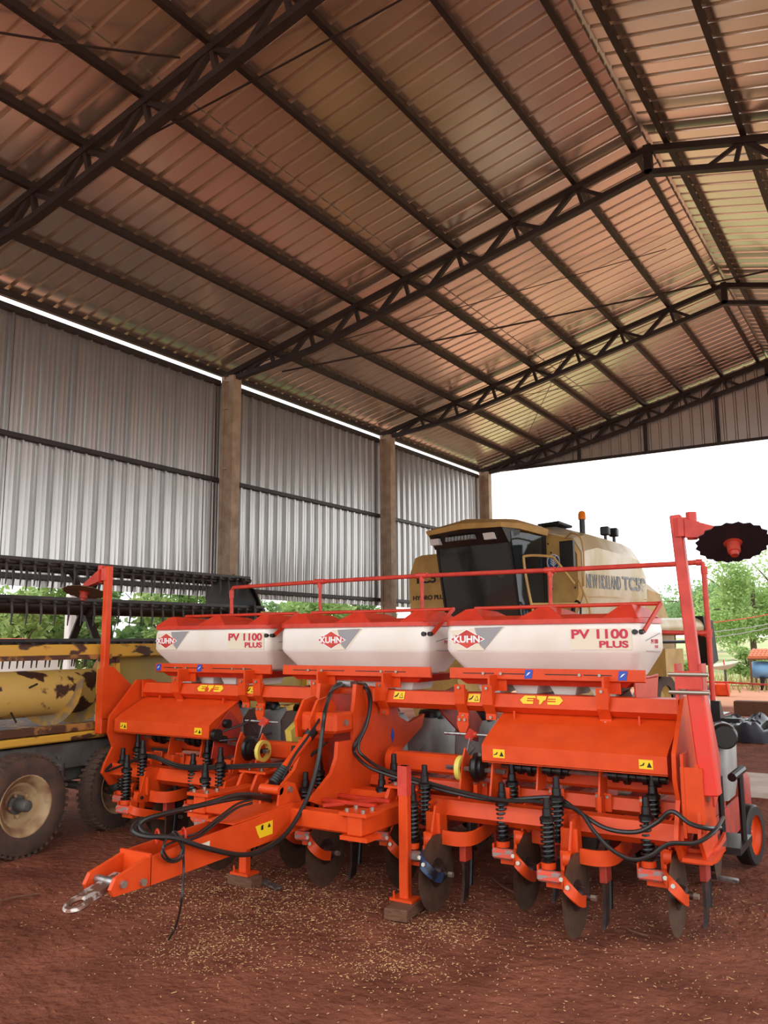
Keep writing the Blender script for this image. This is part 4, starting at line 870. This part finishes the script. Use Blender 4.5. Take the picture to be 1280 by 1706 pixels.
for z in (2.1, 2.4, 2.7, 3.0, 3.15):
    for v in (.88, 1.33): Cb('rivet', MB().cyl(W(-.93, v*(.94 if z > 3.1 else 1), z), W(-.91, v*(.94 if z > 3.1 else 1), z), .016, 8), BLACK, tk)
# right-hand front shield with the model name
sh = Cb('front_shield', MB().loft([[W(u, v, z) for v, z in ((-.95, 1.6), (-2.05, 1.6), (-2.08, 2.75), (-1.92, 3.08), (-1.75, 3.12), (-.95, 3.12))] for u in (-1.0, -.52)]), YEL)
# leaf emblem
lo_ = W(-.915, .93, 2.84)
Cb('emblem_ground', MB().cyl(lo_, lo_+cf*.008, .135, 28), mat('emblem_blue', (44, 88, 140), .4), tk)
Cb('emblem_ring', ringmesh(lo_+cf*.008, .125, .010, cf), WPRINT, tk)
rv_ = cl   # on the front face, viewer's right is the operator's left
for s_ in (-1, 1):
    for j in range(4):
        z = -.07+j*.04; plate('emblem_leaf', [(s_*.008, z), (s_*.06, z+.045), (s_*.055, z+.06), (s_*.008, z+.022)], lo_+cf*.010, rv_, ZU, WPRINT, tk, .004)
plate('emblem_stem', [(-.005, -.10), (.005, -.10), (.005, .10), (-.005, .10)], lo_+cf*.010, rv_, ZU, WPRINT, tk, .004)
text('model_lettering', 'TC59', W(-.515, -1.95, 2.60), rv_, ZU, .17, KPRINT, sh, .72, .03, ext=.006)
text('model_lettering', 'HYDRO PLUS', W(-.515, -1.98, 2.30), rv_, ZU, .085, KPRINT, sh, .84, .025, ext=.006)
text('brand_lettering', 'NEW HOLLAND', W(-1.12, 1.425, 2.40), -cf, ZU, .24, GREYT, tk, 1.12, .01, ext=.006)
text('model_lettering', 'TC59', W(-2.30, 1.425, 2.40), -cf, ZU, .25, GREYT, tk, .82, .03, ext=.006)
Cb('tank_seam', MB().sweep([W(-1.04, 1.425, 2.27), W(-3.2, 1.38, 2.27)], .02, .03, (0, 0, 1)), YEL, tk)
Cb('hatch_cover', MB().beam(W(-1.35, .55, 3.56), W(-1.7, .6, 3.50), .5, .04), BLACK, tk)
bc = Cb('beacon_base', MB().cyl(W(-1.75, 1.0, 3.30), W(-1.75, 1.0, 3.62), .05, 12), BLACK)
Cb('beacon_lens', MB().lathe([(0, .16), (.05, .14), (.065, .10), (.07, 0), (0, 0)], W(-1.75, 1.0, 3.62), (0, 0, 1), 16), AMBER, bc)
for u in (-2.35, -2.65): Cb('work_lamp', MB().cyl(W(u, 1.1, 3.2), W(u, 1.1, 3.4), .03, 8).box(W(u, 1.1, 3.46), (.16, .14, .16), None, .02), BLACK)
# mirror on its stay, ladder rails
mr = Cb('mirror', cbox(-.72, -.66, 1.22, 1.48, 2.72, 3.14), BLACK)
Cb('mirror_stay', MB().tube(spline([W(-.95, 1.15, 3.2), W(-.75, 1.42, 3.26), W(-.66, 1.66, 3.08), W(-.66, 1.66, 2.4)]), .016, 8), YEL, mr)
hr = Cb('ladder_rail', MB().tube(spline([W(.05, 1.30, 1.5), W(.04, 1.10, 2.2), W(.04, 1.00, 2.78), W(-.02, 1.02, 2.88), W(-.40, 1.20, 2.88), W(-.50, 1.25, 2.82), W(-.75, 1.42, 2.45)], 5), .022, 8), YEL)
Cb('ladder_rail', MB().tube([W(.04, 1.10, 2.12), W(-.8, 1.42, 2.14)], .02, 8), YEL, hr); Cb('ladder_rail', MB().tube([W(-.75, 1.75, 1.5), W(-.75, 1.68, 2.1), W(-.6, 1.6, 2.5)], .018, 8), YEL, hr)
Cb('platform', cbox(-.9, .05, .80, 1.6, 1.60, 1.66), YEL)
Cb('hanging_cable', MB().tube(spline([W(-.88, 1.3, 2.15), W(-.86, 1.25, 1.8), W(-.86, 1.4, 1.75), W(-.86, 1.45, 2.1), W(-.86, 1.35, 2.15), W(-.86, 1.3, 1.7)]), .02, 6), RUBBER)
# body, rear hood, unloading auger, wheels
Cb('body', cbox(-4.6, -.85, -1.2, 1.2, .8, 1.8), YEL); Cb('feeder_house', MB().beam(W(1.1, 0, .7), W(-.9, 0, 1.4), 1.1, .7), YEL)
Cb('rear_hood', MB().loft([[W(-3.2, v, z) for v, z in ((-1.2, 1.2), (1.2, 1.2), (1.28, 2.5), (1.0, 2.65), (-1.0, 2.65), (-1.28, 2.5))], [W(-4.0, v, z) for v, z in ((-1.2, 1.2), (1.2, 1.2), (1.25, 2.4), (1.0, 2.6), (-1.0, 2.6), (-1.25, 2.4))], [W(-4.6, v, z) for v, z in ((-1.1, 1.1), (1.1, 1.1), (1.15, 1.8), (.9, 2.1), (-.9, 2.1), (-1.15, 1.8))]]), YEL)
ua = Cb('unloading_auger', MB().tube([W(-1.2, 1.52, 1.74), W(-4.3, 1.80, 1.80)], .16, 18), BEIGE)
Cb('auger_spout', quadbox([W(-4.2, 1.62, 1.98), W(-4.2, 1.98, 1.98), W(-4.62, 1.98, 1.9), W(-4.62, 1.62, 1.9), W(-4.55, 1.66, 1.12), W(-4.55, 1.94, 1.12), W(-4.85, 1.94, 1.2), W(-4.85, 1.66, 1.2)]), RUBBER, ua)
Cb('side_box', cbox(-3.9, -3.2, 1.2, 1.70, .95, 1.40), YEL); Cb('side_strut', MB().cyl(W(-3.0, 1.5, 1.52), W(-4.1, 1.7, 1.52), .03, 8), BLACK)
def bigwheel(u, v, r, wd):
    c = W(u, v, r); ax = cl if v > 0 else -cl; h = wd/2
    t = Cb('wheel', MB().lathe([(0, .05), (.3*r, .05), (.5*r, h*.8), (.52*r, -h*.8), (0, -.1)], c, ax, 28), YEL)
    Cb('tyre', MB().lathe([(.5*r, -h), (.9*r, -h), (r, -h*.6), (r, h*.6), (.9*r, h), (.5*r, h)], c, ax, 36), TYRE, t)
for v in (-1.3, 1.3): bigwheel(-.7, v, .80, .5); bigwheel(-4.0, v*.85, .5, .35)
# ================================================================== SURROUNDINGS
def leaves(c, rad, n, sz, seed, clumps=14, hollow=.35):
    rnd = random.Random(seed); b = MB(); C_ = []
    for i in range(clumps):
        d = V((rnd.gauss(0, 1), rnd.gauss(0, 1), rnd.gauss(0, 1))).normalized()*rnd.uniform(hollow, .8)
        C_.append((V((c[0]+d.x*rad[0], c[1]+d.y*rad[1], c[2]+d.z*rad[2])), rnd.uniform(.22, .42)))
    for i in range(n):
        p, k = C_[rnd.randrange(clumps)]
        d = V((rnd.gauss(0, 1), rnd.gauss(0, 1), rnd.gauss(0, 1))).normalized()*rnd.uniform(.3, 1)**.6
        q = p+V((d.x*rad[0]*k, d.y*rad[1]*k, d.z*rad[2]*k))
        if q.z < .05: continue
        a = V((rnd.gauss(0, 1), rnd.gauss(0, 1), rnd.gauss(0, .6))).normalized(); e = a.orthogonal().normalized(); e = (e*cos(rnd.random()*6.3)+a.cross(e)*sin(rnd.random()*6.3)); s_ = sz*rnd.uniform(.6, 1.3)
        b.add([q-a*s_, q-e*s_*.45+a*s_*.1, q+a*s_, q+e*s_*.45+a*s_*.1], [(0, 1, 2, 3)])
    return b
def tree(name, base, h, cz, rad, n, sz, label, m, group, seed, clumps=16, trunk=.16):
    t = thing(name, base, label, 'tree' if 'tree' in name else 'shrub', group); base = V(base); rnd = random.Random(seed)
    c = base+V((0, 0, cz))
    obj('trunk', MB().tube(spline([base-V((0, 0, .1)), base+V((rnd.uniform(-.2, .2), 0, h*.25)), base+V((rnd.uniform(-.3, .3), 0, h*.55)), c+V((0, 0, rad[2]*.3))], 4), [trunk*(1-.05*i) for i in range(13)], 8), BARK, t)
    for i in range(5):
        a = rnd.uniform(0, 6.3); e = c+V((cos(a)*rad[0]*.7, sin(a)*rad[1]*.7, rnd.uniform(-.3, .6)*rad[2]))
        obj('branch', MB().tube(spline([base+V((0, 0, h*rnd.uniform(.2, .4))), (base+e)/2+V((0, 0, h*.22)), e], 4), [trunk*.5*(1-.09*k) for k in range(9)], 6), BARK, t)
    f = obj('foliage', leaves(c, rad, n, sz, seed, clumps), m, t, fix=False); f['kind'] = 'stuff'
    return t
def gp(x, y): p = at(x, y, Z=0); return p
def onY(x, Y): p = at(x, 1050, Y=Y); return (p.x, Y, gz(p.x, Y))
tree('acacia_tree', onY(1258, 40), 6, 3.2, (3.0, 3.0, 2.6), 15000, .085, 'broad pale green tree standing behind the tiled shelter', LEAF, 'trees beyond the yard', 3, 34, .16)
tree('acacia_tree', onY(1318, 42), 7, 3.6, (2.8, 2.8, 2.8), 9000, .09, 'leafy tree cut off by the right edge of the photo', LEAF, 'trees beyond the yard', 4, 26, .16)
tree('field_tree', onY(1180, 52), 7, 3.0, (3.2, 3, 2.6), 9000, .11, 'hazy green tree beside the tall red rail post', LEAF2, 'trees beyond the yard', 5, 26)
tree('field_tree', onY(1120, 60), 6, 2.6, (3.4, 3, 2.0), 8000, .12, 'distant green tree just right of the combine auger spout', LEAF2, 'trees beyond the yard', 6, 26)
tree('field_tree', onY(1225, 70), 8, 3.4, (6.0, 4, 2.8), 9000, .15, 'wide distant tree crown low behind the overhead wires', LEAF2, 'trees beyond the yard', 9, 30)
tree('low_shrub', onY(1122, 27), 1.4, .65, (.75, .7, .6), 2200, .07, 'round green shrub growing behind the yellow combine box', LEAF, None, 8, 10, .04)
tree('low_shrub', onY(1240, 33), 1.8, .8, (.9, .7, .7), 1800, .08, 'green shrub beside the satellite dish', LEAF, None, 10, 10, .04)
bl = ('behind the header reel at the far left', 'behind the left marker arm', 'behind the black reel shield', 'between the nearest column and the middle column', 'just left of the middle column', 'behind the cab of the combine')
for k, (x, y) in enumerate(((-16.6, 11.2), (-16.4, 13.4), (-14.4, 13.8), (-14.5, 15.6), (-13.8, 18.4), (-14.5, 21.6))):
    tree('hedge_shrub', (x, y, -.01), 3.2, 1.75, (1.7, 1.9, 1.8), 6500, .10, 'dense green bush seen under the wall, '+bl[k], (LEAF, LEAF2)[k % 2], 'bushes outside the left wall', 20+k, 18, .07)
# white house and post outside the left wall
hs = thing('white_house', (-14.5, 8.2, 0), 'low white plastered shed outside, seen through the header reel', 'shed')
obj('wall', MB().prism([(6.0, -.1), (9.75, -.1), (9.75, 1.40), (9.05, 1.64), (6.0, 1.64)], 'x', -16, -13.2), PLASTER, hs)
obj('roof_slope', MB().beam((-14.6, 9.0, 1.68), (-14.6, 9.85, 1.38), 2.9, .05), TILE, hs); obj('roof_slope', MB().beam((-14.6, 5.9, 1.67), (-14.6, 9.02, 1.67), 2.9, .05), TILE, hs)
q = at(117, 1060, X=-12.3)
tag(obj('white_post', MB().box((q.x, q.y, 1.2), (.16, .16, 2.5), None, .02), PLASTER), 'square white post outside, seen behind the header reel', 'post')
# satellite dish
q = onY(1204, 29); sdsh = thing('satellite_dish', q, 'mesh satellite dish standing on the grass behind the yard', 'satellite dish')
obj('dish', MB().lathe([(.03, 0), (.16, .02), (.33, .09), (.45, .19), (.455, .18), (.33, .075), (.16, .01), (.03, -.01)], V(q)+V((0, 0, .62)), (-.15, -.12, 1), 20), mat('dish_mesh', (196, 196, 176), .7, alpha=.75), sdsh)
obj('dish_post', MB().cyl(V(q), V(q)+V((0, 0, .62)), .04, 8), GREYP, sdsh); obj('feed_horn', MB().tube([V(q)+V((0, 0, .62)), V(q)+V((-.03, -.02, .92))], .02, 6), RED, sdsh)
# orange field implement
q = V(onY(1190, 25.5)); im = thing('field_implement', q, 'old orange tractor implement lying at the edge of the grass', 'implement')
obj('frame', MB().bx(q.x-.55, q.x+.4, q.y-.04, q.y+.04, q.z+.36, q.z+.41), RED, im)
obj('gear_box', MB().box(q+V((.12, 0, .18)), (.36, .3, .34), None, .03), ORANGE, im); obj('roller', MB().cyl(q+V((-.45, 0, .18)), q+V((-.1, 0, .18)), .10, 14), GREYP, im)
obj('end_drum', MB().cyl(q+V((-.60, 0, .18)), q+V((-.46, 0, .18)), .17, 16), ORANGE, im)
for d in (-.08, .26): obj('leg', MB().beam(q+V((d, -.15, .38)), q+V((d+.06, -.17, 0)), .035, .035), RED, im)
obj('drawbar', MB().beam(q+V((.3, 0, .38)), q+V((1.3, .1, .34)), .05, .05), DULL, im)
# blue tank and tiled lean-to at the right edge
q = V(onY(1278, 29)); bt = thing('water_tank', q, 'light blue water tank under the tiled roof at the right edge', 'tank')
obj('vessel', MB().lathe([(0, -.8), (.22, -.79), (.27, -.7), (.27, .9), (.22, 1.0), (0, 1.0)], q+V((.25, 0, .62)), (1, 0, 0), 24), BLUE, bt)
for d in (-.2, .7): obj('saddle', MB().box(q+V((d, 0, .19)), (.14, .46, .44)), BLACK, bt)
ln = thing('tiled_shelter', q+V((.6, .3, 0)), 'low shelter roofed with clay tiles, above the blue tank', 'shelter')
tme = MB().tube([(0, 0, 0), (0, -.26, -.06)], [.06, .072], 8).mesh('roof_tile', TILE)
for r_ in range(4):
    for k in range(14): put('roof_tile', tme, ln, (q.x-.5+k*.115, q.y+.55-r_*.22, 1.22-r_*.055))
obj('roof_deck', MB().beam((q.x+.25, q.y+.6, 1.19), (q.x+.25, q.y-.36, .95), 1.65, .04), WOOD, ln)
for dx in (-.5, 1.0):
    for dy in (.55, -.33): obj('post', MB().bx(q.x+dx-.03, q.x+dx+.03, q.y+dy-.03, q.y+dy+.03, -.05, .95 if dy < 0 else 1.15), WOOD, ln)
for k, (a, c) in enumerate((((1100, 1040), (1300, 1020)), ((1100, 1056), (1300, 1036)), ((1100, 1068), (1300, 1042)))):
    p, r = at(*a, Y=32), at(*c, Y=31); tag(obj('power_line', MB().tube([p.lerp(r, i/6)-V((0, 0, .12*4*(i/6)*(1-i/6))) for i in range(7)], .016, 5), FADED if k == 0 else GSTICK), ('uppermost reddish overhead wire crossing in front of the trees', 'middle pale overhead wire crossing in front of the trees', 'lowest pale overhead wire crossing in front of the trees')[k], 'wire', 'overhead wires')
# tarpaulins, planks, slab, log
def mound(name, c, rx, ry, h, m, seed, label):
    n = 26; b = MB()
    for j in range(n+1):
        for i in range(n+1):
            u, v = i/n*2-1, j/n*2-1; f = max(0, 1-(u*u+v*v))**.6
            z = h*f*(.55+.9*abs(noise.noise((u*2.1+seed, v*2.1, seed))))+f*.16*h/.42*abs(noise.noise((u*4.5, v*4.5, seed+5)))+f*.05*noise.noise((u*11, v*11, seed)); b.v.append((c[0]+u*rx, c[1]+v*ry, max(-.02, z-.01)))
    b.f = [(j*(n+1)+i, j*(n+1)+i+1, (j+1)*(n+1)+i+1, (j+1)*(n+1)+i) for j in range(n) for i in range(n)]
    return tag(obj(name, b, m, fix=False), label, 'tarpaulin')
q = gp(1246, 1226); mound('crumpled_tarpaulin', q, .75, .9, .42, TARP, 3, 'crumpled black tarpaulin lying in the yard at the right edge')
q = gp(1122, 1188); mound('crumpled_tarpaulin', q, 1.0, 1.0, .8, GTARP, 8, 'silver grey tarpaulin heap behind the right marker arm')
q = gp(1246, 1213); tag(obj('plank', MB().box(q+V((.1, 2.0, .2)), (1.3, .3, .3), None, .02), WOOD), 'thick dark wooden plank behind the black tarpaulin', 'plank')
q = gp(1110, 1168); tag(obj('log', MB().lathe([(0, -.55), (.30, -.55), (.36, -.3), (.34, .2), (.31, .5), (0, .5)], q+V((.1, .4, .33)), (1, .25, 0), 18), WOOD), 'thick brown log lying behind the right hopper', 'log')
q = gp(1262, 1312); tag(obj('concrete_slab', MB().bx(q.x-.28, q.x+2.6, q.y-.55, q.y+.75, -.03, .05, .01), SLAB), 'pale concrete slab on the ground at the right edge', 'slab')
# dry grass tufts at the edge of the field
tg = MB(); rnd = random.Random(5)
for i in range(1600):
    x, y = rnd.uniform(-14, 3), rnd.gauss(31, 2.0); z = gz(x, y); h = rnd.uniform(.15, .55); a = rnd.uniform(-.15, .15); wd = .02
    if y < 27: continue
    tg.add([(x-wd, y, z), (x+wd, y, z), (x+a, y+rnd.uniform(-.1, .1), z+h)], [(0, 1, 2)])
o = obj('dry_grass', tg, DRYG, fix=False); o['kind'] = 'stuff'; o['label'] = 'dry grass tufts along the edge of the field'; o['category'] = 'grass'
# ================================================================== SMALL THINGS ON THE GROUND
def wood(px_, py_, d, rz_, label):
    q = gp(px_, py_); R_ = Matrix.Rotation(rz_, 3, 'Z'); return tag(obj('wood_block', MB().box((q.x, q.y, d[2]/2-.012), d, R_, .006), WOOD), label, 'wood block', 'wood blocks under the stands')
def woodat(x, y, d, rz_, label): return tag(obj('wood_block', MB().box((x, y, .024), d, Matrix.Rotation(rz_, 3, 'Z'), .006), WOOD), label, 'wood block', 'wood blocks under the stands')
woodat(-2.80, 4.62, (.15, .34, .07), .15, 'brown wood block under the tall orange parking stand'); woodat(-4.05, 4.55, (.24, .11, .07), -.1, 'small wood block under the drawbar stand')
q = gp(447, 1476); b = MB().box(q+V((0, 0, .012)), (.26, .035, .012), Matrix.Rotation(-.35, 3, 'Z'))
for k in range(10):
    d = Matrix.Rotation(-.35, 3, 'Z') @ V((-.115+k*.0255, .018, 0)); e = Matrix.Rotation(-.35, 3, 'Z') @ V((0, .035, 0)); p = q+d+V((0, 0, .010))
    b.add([p+V((-.008, 0, 0)), p+V((.008, 0, 0)), p+e, p+V((-.008, 0, .006)), p+V((.008, 0, .006)), p+e+V((0, 0, .004))], [(0, 1, 2), (3, 5, 4), (0, 3, 4, 1), (1, 4, 5, 2), (2, 5, 3, 0)])
tag(obj('sickle_bar_piece', b, STEEL), 'short toothed metal strip lying on the soil behind the drawbar', 'metal strip')
q = gp(1205, 1470); tag(obj('scrap_metal', MB().tube(spline([q+V((-.09, .02, .02)), q+V((-.02, -.03, .035)), q+V((.05, .0, .025)), q+V((.09, .03, .015))]), .018, 6), STEEL), 'bent piece of scrap metal on the soil by the rear disc', 'scrap')
for pts, lab in ((((0, 1505), (25, 1498), (68, 1491)), 'dry branch on the soil at the left edge'), (((1040, 1548), (1055, 1556), (1080, 1563)), 'thin dry twig on the soil between the right discs'), (((820, 1465), (838, 1480), (860, 1492)), 'curved dry stalk on the soil behind the right discs')):
    tag(obj('twig', MB().tube(spline([gp(*p)+V((0, 0, .012)) for p in pts], 4), .007, 5), WOOD), lab, 'twig')
ch = MB(); rnd = random.Random(11)
patches = [((420, 1510), .40, 900), ((340, 1580), .22, 500), ((560, 1570), .6, 800), ((650, 1600), .16, 330), ((740, 1545), .14, 260), ((480, 1470), .5, 700), ((250, 1500), .4, 350), ((900, 1600), .6, 350), ((640, 1500), .5, 500), ((1000, 1500), .5, 400), ((1180, 1520), .5, 300), ((600, 1640), .9, 400), ((1150, 1600), .6, 250)]
for (c, r_, n) in patches:
    q = gp(*c)
    for i in range(int(n*1.1)):
        x, y = q.x+rnd.gauss(0, r_), q.y+rnd.gauss(0, r_*.8)
        if y < 1.2: continue
        z = gz(x, y)+.004; a = rnd.uniform(0, pi); l_ = rnd.uniform(.002, .0065)*(2.4 if rnd.random() < .05 else 1); wd = rnd.uniform(.001, .002); t = rnd.uniform(-.3, .3)
        d = V((cos(a), sin(a), t))*l_; e = V((-sin(a), cos(a), 0))*wd; p = V((x, y, z+abs(t)*l_))
        ch.add([p-d-e, p-d+e, p-d+V((0, 0, wd*1.2)), p+d-e, p+d+e, p+d+V((0, 0, wd*1.2))], [(0, 1, 4, 3), (1, 2, 5, 4), (2, 0, 3, 5), (0, 2, 1), (3, 4, 5)])
o = obj('chaff', ch, STRAW, fix=False); o['kind'] = 'stuff'; o['label'] = 'straw chaff scattered over the red soil'; o['category'] = 'chaff'
cd = MB(); rnd = random.Random(12)
for i in range(900):
    x, y = rnd.uniform(-6.5, .8), rnd.uniform(2.0, 8); r_ = rnd.choice((.006, .008, .010, .014, .022)); p = V((x, y, gz(x, y)))
    cd.add([p+V((r_*rnd.uniform(.6, 1.2)*a, r_*rnd.uniform(.6, 1.2)*b_, r_*rnd.uniform(.4, .8)*c)) for a, b_, c in ((1, 0, 0), (0, 1, 0), (-1, 0, 0), (0, -1, 0), (0, 0, 1), (0, 0, -1))], [(0, 1, 4), (1, 2, 4), (2, 3, 4), (3, 0, 4), (1, 0, 5), (2, 1, 5), (3, 2, 5), (0, 3, 5)])
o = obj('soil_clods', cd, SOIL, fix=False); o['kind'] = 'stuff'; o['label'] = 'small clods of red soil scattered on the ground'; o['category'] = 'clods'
